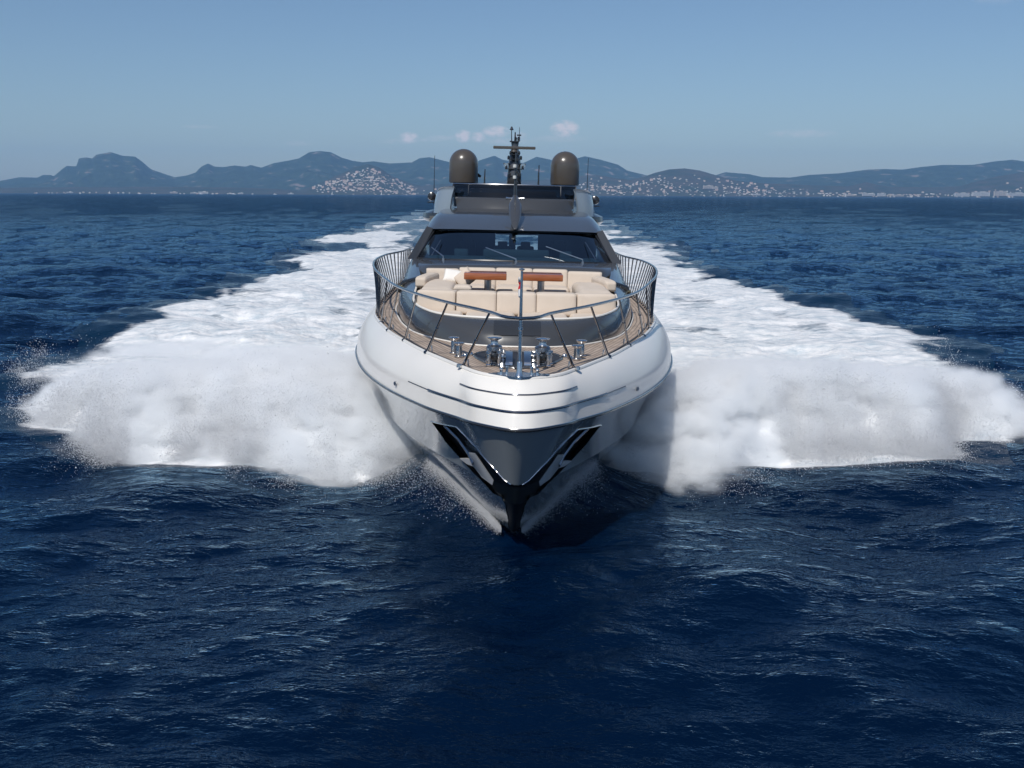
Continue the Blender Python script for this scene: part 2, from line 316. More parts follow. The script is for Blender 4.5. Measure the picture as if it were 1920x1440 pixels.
# houses scattered over the hills and along the shore
HM = [mat('house_white', (.62, .60, .56), .8), mat('house_cream', (.58, .50, .42), .8), mat('house_pink', (.52, .40, .34), .8)]
RM = mat('house_roof', (.36, .24, .19), .9)
def house_mesh(w, d, h, flat, m, k):
    bm = bmesh.new()
    vs = [bm.verts.new(p) for p in [(-w/2,-d/2,-4),(w/2,-d/2,-4),(w/2,d/2,-4),(-w/2,d/2,-4),(-w/2,-d/2,h),(w/2,-d/2,h),(w/2,d/2,h),(-w/2,d/2,h)]]
    for f in ((0,1,5,4),(1,2,6,5),(2,3,7,6),(3,0,4,7)): bm.faces.new([vs[i] for i in f])
    if flat:
        bm.faces.new([vs[i] for i in (4,5,6,7)])
        r = bmesh.ops.create_cube(bm, size=1); bmesh.ops.scale(bm, vec=(w*.3, d*.3, 2.2), verts=r['verts']); bmesh.ops.translate(bm, vec=(w*.15, 0, h+1.1), verts=r['verts'])
    else:
        e = .6; q = [bm.verts.new(p) for p in [(-w/2-e,-d/2-e,h),(w/2+e,-d/2-e,h),(w/2+e,d/2+e,h),(-w/2-e,d/2+e,h),(-w/2,0,h+d*.28),(w/2,0,h+d*.28)]]
        for f in ((0,1,5,4),(2,3,4,5),(1,2,5),(3,0,4)):
            bm.faces.new([q[i] for i in f]).material_index = 1
    me = bpy.data.meshes.new('house'); bmesh.ops.recalc_face_normals(bm, faces=bm.faces); bm.to_mesh(me); bm.free()
    me.materials.append(m); me.materials.append(RM); return me
HMESH = [house_mesh(13 + 2*k, 9 + k, 6 + (k % 3) * 2.5, k % 2 == 0, HM[k % 3], k) for k in range(6)]
ZONES = [  # x0, x1, t0, t1, count, label, group
 (-1700, -840, .05, .52, 150, 'small pale house on the wooded village hill left of the motor yacht', 'houses on the village hill'),
 (-700, -260, .05, .35, 22, 'small pale house low on the slope just left of the motor yacht', 'houses low beside the yacht'),
 (560, 1250, .05, .50, 48, 'small cream house on the slope just right of the motor yacht', 'houses right of the yacht'),
 (1250, 2200, .05, .55, 60, 'small white house at the foot of the brown hill right of the motor yacht', 'houses below the brown hill'),
 (2500, 5000, .03, .40, 20, 'small white house above the shore at the far right', 'houses at the far right')]
hrng = random.Random(4)
def put_house(me, x, y, z, rz, sc, label, group):
    o = bpy.data.objects.new('house', me); COL.objects.link(o); o.location = (x, y, z); o.rotation_euler = (0, 0, rz); o.scale = (sc,) * 3
    tag(o, label, 'house', group)
for (x0, x1, t0, t1, n, lab, grp) in ZONES:
    c = 0
    while c < n:
        x = hrng.uniform(x0, x1)
        if x0 == -1700 and hrng.random() > 1 - abs(x + 1200) / 620: continue
        t = t0 + (t1 - t0) * hrng.random() ** 1.2; yy, zz, xx_ = hill_at(x, t)
        put_house(hrng.choice(HMESH), xx_, yy, zz, hrng.uniform(-.5, .5), hrng.uniform(.65, 1.15), lab, grp); c += 1
# the many further houses of the same towns, too many to count, as one mass
bm = bmesh.new()
def hb(x, y, z, w, d, h, mi):
    r = bmesh.ops.create_cube(bm, size=1); bmesh.ops.scale(bm, vec=(w, d, h), verts=r['verts']); bmesh.ops.translate(bm, vec=(x, y, z + h / 2 - 2), verts=r['verts'])
    for f in {f for v in r['verts'] for f in v.link_faces}: f.material_index = mi
for k in range(900):
    q = hrng.random()
    if q < .36: x = hrng.gauss(-1180, 190); t = hrng.uniform(.03, .5)
    elif q < .5: x = hrng.uniform(550, 1300); t = hrng.uniform(.02, .4)
    elif q < .72: x = hrng.uniform(1250, 2500); t = hrng.uniform(.02, .42) ** 1.2
    elif q < .95: x = hrng.uniform(2500, 5200); t = hrng.uniform(.01, .16)
    else: x = hrng.uniform(-5200, -1800); t = hrng.uniform(.01, .06)
    yy, zz, x = hill_at(x, t); s = hrng.uniform(.7, 1.3)
    hb(x, yy, max(zz, 0), 10 * s, 8 * s, 5 * s + (3 if q > .72 else 0), hrng.choice((0, 0, 1, 2)))
o = obm('distant_town', bm); [o.data.materials.append(m_) for m_ in HM]
tag(o, 'mass of tiny white and cream houses of the towns along the far coast', 'town', kind='stuff')
# apartment blocks along the shore
def block(name, x, w, h, floors, m, label, t=.035, d=14):
    yy, zz, x = hill_at(x, t); yy -= 25; root = bpy.data.objects.new(name, None); COL.objects.link(root); root.location = (x, yy, max(zz, .5)); tag(root, label, 'apartment block', 'apartment blocks on the far shore')
    b = bmesh.new()
    r = bmesh.ops.create_cube(b, size=1); bmesh.ops.scale(b, vec=(w, d, h), verts=r['verts']); bmesh.ops.translate(b, vec=(0, 0, h / 2), verts=r['verts'])
    r = bmesh.ops.create_cube(b, size=1); bmesh.ops.scale(b, vec=(w * .3, d * .5, 3), verts=r['verts']); bmesh.ops.translate(b, vec=(w * .1, 0, h + 1.5), verts=r['verts'])
    obm('wall', b, m, root)
    b = bmesh.new()
    for k in range(floors):
        r = bmesh.ops.create_cube(b, size=1); bmesh.ops.scale(b, vec=(w * .94, .4, h / floors * .45), verts=r['verts']); bmesh.ops.translate(b, vec=(0, -d / 2 - .15, (k + .5) * h / floors), verts=r['verts'])
    obm('window_band', b, MAT['far_glass'], root)
mat('far_glass', (.05, .07, .09), .2)
block('apartment_block', 1650, 75, 26, 6, HM[1], 'wide cream apartment block at the foot of the brown hill', .2)
block('apartment_block', 1712, 42, 20, 5, HM[1], 'smaller cream block adjoining the wide one below the brown hill', .2)
block('apartment_block', 2060, 60, 12, 3, HM[0], 'low white waterfront building between the brown hill and the far right towns')
for i, (x, w, h) in enumerate([(2840, 70, 15), (3010, 95, 18), (3120, 60, 24), (3260, 80, 14), (3800, 110, 26), (3960, 130, 32), (4120, 90, 36), (4260, 150, 24), (4460, 170, 22), (4680, 180, 20)]):
    block('apartment_block', x, w, h, 5, HM[0 if i % 3 else 1], ['first', 'second', 'third', 'fourth', 'fifth', 'sixth', 'seventh', 'eighth', 'ninth', 'last'][i] + ' pale waterfront block of the far right towns, counted from the left')
for i, (x, w, h) in enumerate([(-3750, 45, 9), (-2870, 55, 12), (-2700, 50, 9), (-2620, 70, 16), (-2300, 30, 10), (-1880, 40, 8)]):
    block('apartment_block', x, w, h, 3, HM[0 if i != 1 else 1], ['leftmost pale waterfront building below the rocky mountain', 'cream waterfront building left of the white hotel', 'low white building touching the hotel on the left shore', 'largest white hotel on the left shore', 'small white building right of the hotel on the left shore', 'low white waterfront building nearest the village hill'][i])
# boats off the far shore
mat('boat_white', (.75, .75, .74), .4); mat('boat_dark', (.05, .05, .06), .3)
def far_boat(x, y, L_, sail, label):
    root = bpy.data.objects.new('sailing_boat' if sail else 'motor_boat', None); COL.objects.link(root); root.location = (x, y, 0); tag(root, label, 'boat', 'boats off the far shore')
    n = 9; vs = []; fs = []
    for i in range(n):
        t = i / (n - 1); w = L_ * .16 * math.sin(PI * min(.5 + t * .5, 1)) if t > .4 else L_ * .16 * (.8 + .5 * t)
        w = max(w, .05); vs += [(-L_/2 + t * L_, -w, L_ * .12), (-L_/2 + t * L_, w, L_ * .12), (-L_/2 + t * L_, w * .5, -.4), (-L_/2 + t * L_, -w * .5, -.4)]
    for i in range(n - 1):
        for k in range(4): fs.append((i*4+k, i*4+(k+1) % 4, i*4+4+(k+1) % 4, i*4+4+k))
    fs += [(0, 1, 2, 3), (4*n-4, 4*n-3, 4*n-2, 4*n-1)]
    mk('hull', vs, fs, MAT['boat_white'], root)
    if sail:
        mk('mast', [(-.15, -.15, 1), (.15, -.15, 1), (0, .2, 1), (-.05, -.05, L_ * 1.35), (.05, -.05, L_ * 1.35), (0, .06, L_ * 1.35)], [(0, 1, 4, 3), (1, 2, 5, 4), (2, 0, 3, 5), (3, 4, 5)], MAT['boat_white'], root)
        mk('sail', [(-.3, 0, L_ * .2), (-L_ * .45, .3, L_ * .2), (-.3, 0, L_ * 1.3), (-.3, .12, L_ * .2), (-L_ * .45, .42, L_ * .2), (-.3, .12, L_ * 1.3)], [(0, 1, 2), (3, 5, 4), (0, 3, 4, 1), (1, 4, 5, 2), (2, 5, 3, 0)], MAT['boat_white'], root)
    else:
        h = L_ * .12
        mk('cabin', [(-L_*.3, -L_*.1, h), (L_*.2, -L_*.08, h), (L_*.2, L_*.08, h), (-L_*.3, L_*.1, h), (-L_*.27, -L_*.08, h+L_*.14), (L_*.08, -L_*.07, h+L_*.14), (L_*.08, L_*.07, h+L_*.14), (-L_*.27, L_*.08, h+L_*.14)],
           [(0, 1, 5, 4), (1, 2, 6, 5), (2, 3, 7, 6), (3, 0, 4, 7), (4, 5, 6, 7)], MAT['boat_white'], root)
        mk('windscreen', [(L_*.205, -L_*.07, h+.3), (L_*.205, L_*.07, h+.3), (L_*.11, L_*.06, h+L_*.12), (L_*.11, -L_*.06, h+L_*.12)], [(0, 1, 2, 3)], MAT['boat_dark'], root)
for (px_, Ls_, sl, lb) in [(218, 16, 1, 'white sailing boat off the rocky mountain, leftmost on the water'), (273, 26, 0, 'low white motor boat second from the left off the far shore'), (301, 20, 0, 'small white motor boat just left of the white hotel'),
    (386, 24, 0, 'small white motor boat off the shore right of the hotel'), (447, 30, 0, 'white motor boat at the foot of the dark headland'), (523, 24, 0, 'lone white motor boat left of the village hill'),
    (629, 18, 1, 'white sailing boat below the village hill'), (720, 17, 1, 'lone white sailing boat right of the village hill'),
    (1455, 26, 0, 'white motor boat below the long right hand ridge'), (1352, 17, 1, 'white sailing boat off the cream blocks'), (1577, 18, 1, 'white sailing boat off the small brown hill')]:
    yb = 7600; far_boat((px_ - 962) / 2000 * yb, yb, Ls_, sl, lb)
# ------------------------------------------------------------------ yacht hull form: stations of half-sections (half beam, distance, height)
ST = [ # deck edge A | crease M | knuckle K | Q | waterline W | keel
 ((0,16.75,3.22),(0,16.25,2.77),(0,16.15,2.52),(0,16.93,1.36),(0,18.25,.25),(0,18.7,.0)),
 ((.22,16.83,3.21),(.24,16.32,2.77),(.24,16.22,2.52),(.13,17.0,1.34),(.07,18.4,.2),(.01,19,-.15)),
 ((.50,17.05,3.2),(.57,16.6,2.77),(.58,16.55,2.51),(.30,17.22,1.32),(.17,18.7,.15),(.02,19.5,-.3)),
 ((.95,17.8,3.2),(1.0,17.35,2.74),(1.01,17.32,2.46),(.62,17.9,1.3),(.38,19.1,.1),(.02,20.2,-.5)),
 ((1.3,18.55,3.2),(1.45,18.1,2.72),(1.47,18.08,2.43),(.98,18.6,1.28),(.6,19.7,.08),(.02,21,-.6)),
 ((1.68,19.4,3.2),(1.86,18.95,2.7),(1.88,18.93,2.4),(1.35,19.4,1.25),(.85,20.5,.05),(.02,22,-.7)),
 ((2.23,20.9,3.2),(2.5,20.4,2.68),(2.53,20.4,2.37),(1.95,20.9,1.2),(1.3,22,0),(.02,23.5,-.8)),
 ((2.71,22.4,3.2),(3.08,22.1,2.66),(3.11,22.1,2.35),(2.5,22.5,1.15),(1.75,23.5,0),(.02,25,-.9)),
 ((3.1,24,3.2),(3.48,23.8,2.66),(3.52,23.8,2.34),(2.9,24.2,1.1),(2.2,25,0),(.02,27,-.9)),
 ((3.38,25.5,3.2),(3.76,25.5,2.66),(3.80,25.5,2.33),(3.2,25.8,1.05),(2.6,26.5,0),(.02,29,-.9)),
 ((3.55,27.5,3.2),(3.92,27.6,2.66),(3.96,27.6,2.32),(3.45,27.8,1.0),(2.95,28.3,0),(.02,31,-.9)),
 ((3.66,31,3.2),(4.0,31,2.66),(4.04,31,2.3),(3.65,31,1),(3.3,31.2,0),(.02,34,-.9)),
 ((3.62,40,3.2),(3.95,40,2.6),(3.98,40,2.3),(3.7,40,1),(3.4,40,0),(.02,41,-.9)),
 ((3.45,49,3.2),(3.75,49,2.6),(3.78,49,2.2),(3.6,49,1),(3.4,49,0),(.02,49,-.9))]
HT = np.array([0, .3, .62, 1.5, 2.3, 3.2, 4.9, 6.6, 8.3, 9.9, 11.9, 15.4, 24.4, 33.4]) / 33.4
def catmull(T, P, t):
    """smooth curve through P at parameters T (P: n x k), one-sided tangents at the ends, even symmetry not assumed"""
    P = np.asarray(P, float); n = len(T)
    m = np.zeros_like(P)
    for i in range(n):
        if i == 0: m[i] = (P[1] - P[0]) / (T[1] - T[0])
        elif i == n - 1: m[i] = (P[-1] - P[-2]) / (T[-1] - T[-2])
        else:
            a = (P[i] - P[i-1]) / (T[i] - T[i-1]); b = (P[i+1] - P[i]) / (T[i+1] - T[i])
            wa, wb = T[i+1] - T[i], T[i] - T[i-1]; m[i] = (a * wa + b * wb) / (wa + wb)
    t = np.atleast_1d(t); i = np.clip(np.searchsorted(T, t, side='right') - 1, 0, n - 2)
    h = (T[i+1] - T[i])[:, None]; u = ((t - T[i]) / (T[i+1] - T[i]))[:, None]
    return (2*u**3 - 3*u**2 + 1) * P[i] + (u**3 - 2*u**2 + u) * h * m[i] + (-2*u**3 + 3*u**2) * P[i+1] + (u**3 - u**2) * h * m[i+1]
def hull_curve(j, t):
    P = np.array([s[j] for s in ST], float)
    # at the stem the section must meet its mirror image squarely: tangent purely sideways
    Pm = np.vstack([P[1] * [-1, 1, 1], P]); Tm = np.concatenate([[-HT[1]], HT])
    q = catmull(Tm, Pm, t); q[:, 0] = np.maximum(q[:, 0], 0); return q
def hull_point(t, v):
    """v 0..5 from deck edge to keel"""
    t = np.atleast_1d(t); c = [hull_curve(j, t) for j in range(6)]
    i = int(min(math.floor(v), 4)); f = v - i
    p = c[i] * (1 - f) + c[i+1] * f
    if i == 0: # the white flank bulges a little
        b = 4 * f * (1 - f); p[:, 2] += .055 * b; p[:, 0] += .03 * b * np.clip(t * 30, 0, 1); p[:, 1] -= .03 * b
    if i == 2: # concave flare
        b = 4 * f * (1 - f); k = np.clip((t - .01) * 20, 0, 1); p[:, 0] -= .10 * b * k
    if i == 3:
        b = 4 * f * (1 - f); k = np.clip((t - .02) * 20, 0, 1); p[:, 0] += .03 * b * k
    return p

# ------------------------------------------------------------------ yacht: paint, steel, teak, cloth
mat('white_paint', (.82, .79, .74), .25, coat=.2)
vary(MAT['white_paint'], (.80, .77, .72), (.83, .80, .75), scale=.7, detail=3)
mat('silver_paint', (.30, .325, .335), .14, coat=1)
mat('anchor_steel', (.60, .60, .60), .35, metal=.4)
mat('grey_paint', (.055, .057, .060), .24, coat=.7)
mat('dome_paint', (.075, .064, .053), .28, coat=.6)
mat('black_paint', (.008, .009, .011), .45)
mat('dark_steel', (.22, .23, .26), .16, metal=1)
mat('dark_trim', (.02, .022, .026), .25, coat=.4)
mat('steel', (.68, .67, .66), .20, metal=1.0)
mat('brushed_steel', (.45, .46, .48), .28, metal=1.0)
mat('cushion', (.60, .49, .385), .9, spec=.2); vary(MAT['cushion'], (.60, .51, .42), (.65, .56, .47), scale=3, bump=.25, bscale=300)
mat('pillow_white', (.78, .75, .70), .9, spec=.2)
mat('mahogany', (.28, .08, .03), .2, coat=.5); vary(MAT['mahogany'], (.30, .085, .03), (.42, .14, .055), scale=3, detail=6, stretch=(1, 8, 8))
mat('cream_line', (.78, .74, .68), .4)
mat('fairing_sky_tint', (.22, .27, .32), .15, coat=1)  # grey-blue base colour carries the sky reflected in the flybridge side wings
mat('recess', (.03, .03, .033), .5)
mat('leather', (.20, .20, .20), .6); mat('interior', (.10, .10, .10), .7)
mat('flag_red', (.55, .02, .03), .8); mat('flag_white', (.75, .75, .75), .8)
mat('hatch_glass', (.035, .037, .04), .15, coat=.6)
mat('rail_steel', (.30, .30, .31), .16, metal=1)
mat('lens', (.6, .62, .6), .1); mat('brass', (.62, .5, .3), .25, metal=1)
def glass_mat(name, tint, gl):
    m = bpy.data.materials.new(name); m.use_nodes = True; n = m.node_tree; n.nodes.clear(); MAT[name] = m
    o = n.nodes.new('ShaderNodeOutputMaterial'); mx = n.nodes.new('ShaderNodeMixShader'); tr = n.nodes.new('ShaderNodeBsdfTransparent'); g = n.nodes.new('ShaderNodeBsdfGlossy')
    tr.inputs[0].default_value = (*tint, 1); g.inputs[0].default_value = (.9, .95, 1, 1); g.inputs['Roughness'].default_value = .02
    fr = n.nodes.new('ShaderNodeFresnel'); fr.inputs[0].default_value = 1.5; ma = n.nodes.new('ShaderNodeMath'); ma.operation = 'MULTIPLY_ADD'; ma.inputs[1].default_value = 1.0; ma.inputs[2].default_value = gl
    n.links.new(fr.outputs[0], ma.inputs[0]); n.links.new(ma.outputs[0], mx.inputs[0]); n.links.new(tr.outputs[0], mx.inputs[1]); n.links.new(g.outputs[0], mx.inputs[2]); n.links.new(mx.outputs[0], o.inputs[0])
glass_mat('cabin_glass', (.25, .40, .50), .07); glass_mat('fly_glass', (.05, .055, .06), .02); glass_mat('side_glass', (.25, .3, .34), .35)
mt = mat('teak', (.40, .30, .22), .65)
L = mt.node_tree.links; uv = nd(mt, 'ShaderNodeUVMap'); sp = nd(mt, 'ShaderNodeSeparateXYZ'); L.new(uv.outputs[0], sp.inputs[0])
fr = nd(mt, 'ShaderNodeMath', operation='FRACT'); ml = nd(mt, 'ShaderNodeMath', operation='MULTIPLY'); ml.inputs[1].default_value = 1 / .085
L.new(sp.outputs[0], ml.inputs[0]); L.new(ml.outputs[0], fr.inputs[0])
lt = nd(mt, 'ShaderNodeMath', operation='LESS_THAN'); lt.inputs[1].default_value = .16; L.new(fr.outputs[0], lt.inputs[0])
fl = nd(mt, 'ShaderNodeMath', operation='FLOOR'); L.new(ml.outputs[0], fl.inputs[0])
wn = nd(mt, 'ShaderNodeTexNoise', Scale=6., Detail=4.); cb = nd(mt, 'ShaderNodeCombineXYZ'); L.new(fl.outputs[0], cb.inputs[0]); m1 = nd(mt, 'ShaderNodeMath', operation='MULTIPLY'); m1.inputs[1].default_value = .25
L.new(sp.outputs[1], m1.inputs[0]); L.new(m1.outputs[0], cb.inputs[1]); L.new(cb.outputs[0], wn.inputs['Vector'])
r_ = nd(mt, 'ShaderNodeValToRGB'); r_.color_ramp.elements[0].color = (.33, .255, .20, 1); r_.color_ramp.elements[1].color = (.50, .40, .32, 1); r_.color_ramp.elements[0].position = .35; r_.color_ramp.elements[1].position = .65
L.new(wn.outputs['Fac'], r_.inputs[0]); mxx = nd(mt, 'ShaderNodeMix'); mxx.data_type = 'RGBA'; L.new(lt.outputs[0], mxx.inputs['Factor']); L.new(r_.outputs[0], mxx.inputs[6]); mxx.inputs[7].default_value = (.07, .06, .05, 1)
L.new(mxx.outputs[2], bsdf(mt).inputs['Base Color'])

# ------------------------------------------------------------------ yacht root and builders (drawn in x = across, y = distance, z = height; shifted to the root)
YR = 33.0
yacht = bpy.data.objects.new('motor_yacht', None); COL.objects.link(yacht); yacht.empty_display_size = 3
yacht.location = (-.045, YR, 0); yacht.rotation_euler = (Matrix.Rotation(math.radians(.35), 3, 'Z') @ Matrix.Rotation(math.radians(1.1), 3, 'Y')).to_euler()
tag(yacht, 'large white and grey motor yacht speeding straight towards the viewer with teak foredeck', 'yacht')
def sh(o):
    o.data.transform(Matrix.Translation((0, -YR, 0))); return o
def Y_mesh(name, V, F, m, parent=yacht, smooth=True):
    return sh(mk(name, V, F, MAT[m], parent, smooth))
def Y_bm(name, bm, m, parent=yacht, smooth='auto'): return sh(obm(name, bm, MAT[m], parent, smooth))
def grid_faces(nu, nv, closed_v=False):
    F = []
    for i in range(nu - 1):
        for j in range(nv - (0 if closed_v else 1)):
            F.append((i * nv + j, i * nv + (j + 1) % nv, (i + 1) * nv + (j + 1) % nv, (i + 1) * nv + j))
    return F
def b_tube(bm, pts, r, seg=8, cap=True):
    pts = [Vector(p) for p in pts]; rs = r if isinstance(r, (list, tuple)) else [r] * len(pts); rings = []
    up = None
    for i, p in enumerate(pts):
        d = (pts[min(i + 1, len(pts) - 1)] - pts[max(i - 1, 0)]).normalized()
        if up is None: up = Vector((0, 0, 1)) if abs(d.z) < .9 else Vector((0, 1, 0))
        s = d.cross(up).normalized(); t = s.cross(d).normalized(); up = t
        rings.append([bm.verts.new(p + (s * math.cos(a) + t * math.sin(a)) * rs[i]) for a in [2 * PI * k / seg for k in range(seg)]])
    for a, b in zip(rings, rings[1:]):
        for k in range(seg): bm.faces.new((a[k], a[(k + 1) % seg], b[(k + 1) % seg], b[k]))
    if cap: bm.faces.new(rings[0][::-1]); bm.faces.new(rings[-1])
def b_lathe(bm, c, prof, seg=20, axis='z', rot=None):
    rings = []; M = rot or Matrix.Identity(3)
    for (r, h) in prof:
        ring = []
        for k in range(seg):
            a = 2 * PI * k / seg; p = Vector((r * math.cos(a), r * math.sin(a), h)) if axis == 'z' else (Vector((h, r * math.cos(a), r * math.sin(a))) if axis == 'x' else Vector((r * math.cos(a), h, r * math.sin(a))))
            ring.append(bm.verts.new(Vector(c) + M @ p))
        rings.append(ring)
    for a, b in zip(rings, rings[1:]):
        for k in range(seg): bm.faces.new((a[k], a[(k + 1) % seg], b[(k + 1) % seg], b[k]))
    bm.faces.new(rings[0][::-1]); bm.faces.new(rings[-1])
def b_box(bm, c, s, bev=0, seg=2, rot=None):
    r = bmesh.ops.create_cube(bm, size=1); vs = r['verts']
    bmesh.ops.scale(bm, vec=s, verts=vs)
    if bev:
        es = list({e for v in vs for e in v.link_edges}); q = bmesh.ops.bevel(bm, geom=es, offset=bev, segments=seg, affect='EDGES', profile=.6); vs = list({v for f in q['faces'] for v in f.verts} | {v for v in vs if v.is_valid})
    if rot is not None: bmesh.ops.rotate(bm, cent=(0, 0, 0), matrix=rot, verts=vs)
    bmesh.ops.translate(bm, vec=c, verts=vs)
def tube(name, pts, r, m, parent=yacht, seg=8):
    bm = bmesh.new(); b_tube(bm, pts, r, seg); return Y_bm(name, bm, m, parent)
def smooth_pts(P, n):
    P = np.array(P, float); d = np.r_[0, np.cumsum(np.linalg.norm(np.diff(P, axis=0), axis=1))]
    return catmull(d, P, np.linspace(0, d[-1], n))

# ---- hull
tt = np.concatenate([np.linspace(0, .016, 26)[:-1], np.linspace(.016, .21, 330)[:-1], np.linspace(.21, 1, 90)])
vv = np.concatenate([np.linspace(0, 1, 13)[:-1], np.linspace(1, 2, 4)[:-1], np.linspace(2, 3, 90)[:-1], np.linspace(3, 4, 76)[:-1], np.linspace(4, 5, 8)])
G = np.stack([hull_point(tt, v) for v in vv], 1)            # t, v, 3
PK = [(1.547, 2.015), (1.036, 2.186), (.757, 1.947), (.408, 1.689), (.202, 1.488), (.082, 1.421), (-.02, 1.42), (-.02, .1), (.10, .2), (.11, .45), (.15, .67), (.17, .86), (.245, 1.039), (.37, 1.011), (.671, 1.244), (.949, 1.423), (1.277, 1.663)]
def in_poly(x, z, poly):
    c = np.zeros(np.shape(x), bool); n = len(poly)
    for i in range(n):
        x1, z1 = poly[i]; x2, z2 = poly[(i + 1) % n]
        if z1 == z2: continue
        c ^= ((z1 > z) != (z2 > z)) & (x < (x2 - x1) * (z - z1) / (z2 - z1) + x1)
    return c
ins = in_poly(G[..., 0], G[..., 2], PK) & (vv[None, :] > 2.02) & (vv[None, :] < 4.7)
HG = G.copy()
def hull_y(x, z):
    k = (vv > 1.98) & (vv < 4.6); g = HG[:360][:, k]; d = (g[..., 0] - abs(x)) ** 2 + (g[..., 2] - z) ** 2
    i = np.unravel_index(d.argmin(), d.shape); return float(g[i][1])
deep = .32 * np.clip((G[..., 2] - .9) / .35, .08, 1)
G[..., 1] += np.where(ins, deep, 0); G[..., 0] *= np.where(ins, .97, 1)
nt_, nv_ = G.shape[:2]
GL = G.copy(); GL[..., 0] *= -1
Vh = np.concatenate([G.reshape(-1, 3), GL.reshape(-1, 3)]); idx = np.arange(nt_ * nv_).reshape(nt_, nv_)
Qr = np.stack([idx[:-1, :-1], idx[1:, :-1], idx[1:, 1:], idx[:-1, 1:]], -1).reshape(-1, 4); insf = ins.reshape(-1)[Qr].any(1)
Ql = (Qr + nt_ * nv_)[:, ::-1]
def hull_part(name, Q, m, parent):
    u, iv = np.unique(Q, return_inverse=True); o = fast_mesh(name, Vh[u] - [0, YR, 0], iv.reshape(Q.shape), MAT[m], parent)
    bm = bmesh.new(); bm.from_mesh(o.data); bmesh.ops.remove_doubles(bm, verts=bm.verts, dist=.0008); bm.to_mesh(o.data); bm.free()
    o.data.set_sharp_from_angle(angle=math.radians(28)); return o
fv = np.broadcast_to(vv[None, :-1] + .001, (nt_ - 1, nv_ - 1)).reshape(-1)
hull = hull_part('hull', np.concatenate([Qr[~insf], Ql[~insf]]), 'white_paint', yacht)
up_ = fv >= 2; hull.data.materials.append(MAT['silver_paint'])
me_ = hull.data; pc = np.empty(len(me_.polygons) * 3); me_.polygons.foreach_get('center', pc); pc = pc.reshape(-1, 3)
kc = hull_curve(2, np.linspace(0, 1, 600)); mi_ = (pc[:, 2] < np.interp(pc[:, 1] + YR, kc[:, 1], kc[:, 2]) + .0).astype(np.int32); mi_[(pc[:, 1] + YR < 16.9) & (pc[:, 2] < 2.5) & (np.abs(pc[:, 0]) < .6)] = 1
me_.polygons.foreach_set('material_index', mi_); me_.update()
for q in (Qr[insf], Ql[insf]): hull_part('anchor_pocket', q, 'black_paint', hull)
# transom
tr = [tuple(p) for p in G[-1]]; trl = [(-p[0], p[1], p[2]) for p in tr[::-1]]
Y_mesh('transom', tr + trl, [tuple(range(len(tr) * 2))], 'white_paint', hull, False)
# bright lip around the pocket arms
for s in (1, -1):
    lip = [(s * x, hull_y(x, z) - .012, z) for (x, z) in PK[:6]]; lip = [l for a, b in zip(lip, lip[1:]) for l in [tuple(np.array(a) * (1 - f) + np.array(b) * f) for f in np.linspace(0, 1, 10)[:-1]]]
    lip = [(x, hull_y(x, z) - .008, z) for x, y, z in lip]
    tube('pocket_lip', lip, .011, 'steel', hull, 6)
# rubbing strakes and nose strips
def along(v, t0, t1, n, off=0.0, dz=0.0):
    t = np.linspace(t0, t1, n); p = np.vstack([hull_point(x, v) for x in t]); return p
def both(p): 
    l = p[::-1].copy(); l[:, 0] *= -1; return np.vstack([l[:-1], p])
def push(P, d, dz=0):
    out = []
    for i in range(len(P)):
        a = P[max(i - 1, 0)]; b = P[min(i + 1, len(P) - 1)]; t = (b - a) / np.linalg.norm(b - a); n = np.array([t[1], -t[0], 0]); n /= np.linalg.norm(n)
        if n[1] > 0 and abs(n[0]) < .99: pass
        out.append(P[i] + n * d + [0, 0, dz])
    return out
kn = both(along(2.0, 0, 1, 260)); 
tube('rub_rail', push(kn, .004, -.022), .030, 'dark_trim', hull, 8)
tube('rub_rail_bead', push(kn, .022, .006), .009, 'steel', hull, 6)
tube('nose_strip', push(both(along(.58, 0, .042, 40)), .006), .015, 'dark_steel', hull, 6)
tube('nose_strip', push(both(along(1.0, 0, .0755, 60)), .004), .020, 'dark_steel', hull, 8)
for s in (1, -1):
    q = along(1.0, .0755, .105, 14) * [s, 1, 1]; tube('nose_strip', [tuple(p) for p in q], .010, 'dark_trim', hull, 6)
# small round vents in the flank
for s in (1, -1):
    p = hull_point(.125, 1.5)[0]; b = bmesh.new(); b_lathe(b, (s * (p[0] + .02), p[1] - .02, p[2] + .02), [(.0, -.02), (.04, -.02), (.04, .005), (.03, .01), (.0, .01)], 12, 'y', Matrix.Rotation(s * .9, 3, 'Z')); Y_bm('flank_vent', b, 'brushed_steel', hull)
# long dark hull windows further aft
for s in (1, -1):
    t = np.linspace(.30, .62, 30); a = hull_point(t, 2.35); c = hull_point(t, 2.6); V = np.vstack([a, c]) * [s, 1, 1]; V[:, 0] += s * .012
    Y_mesh('hull_window', V, [(i, i + 1, i + 31, i + 30) for i in range(29)], 'dark_trim', hull)
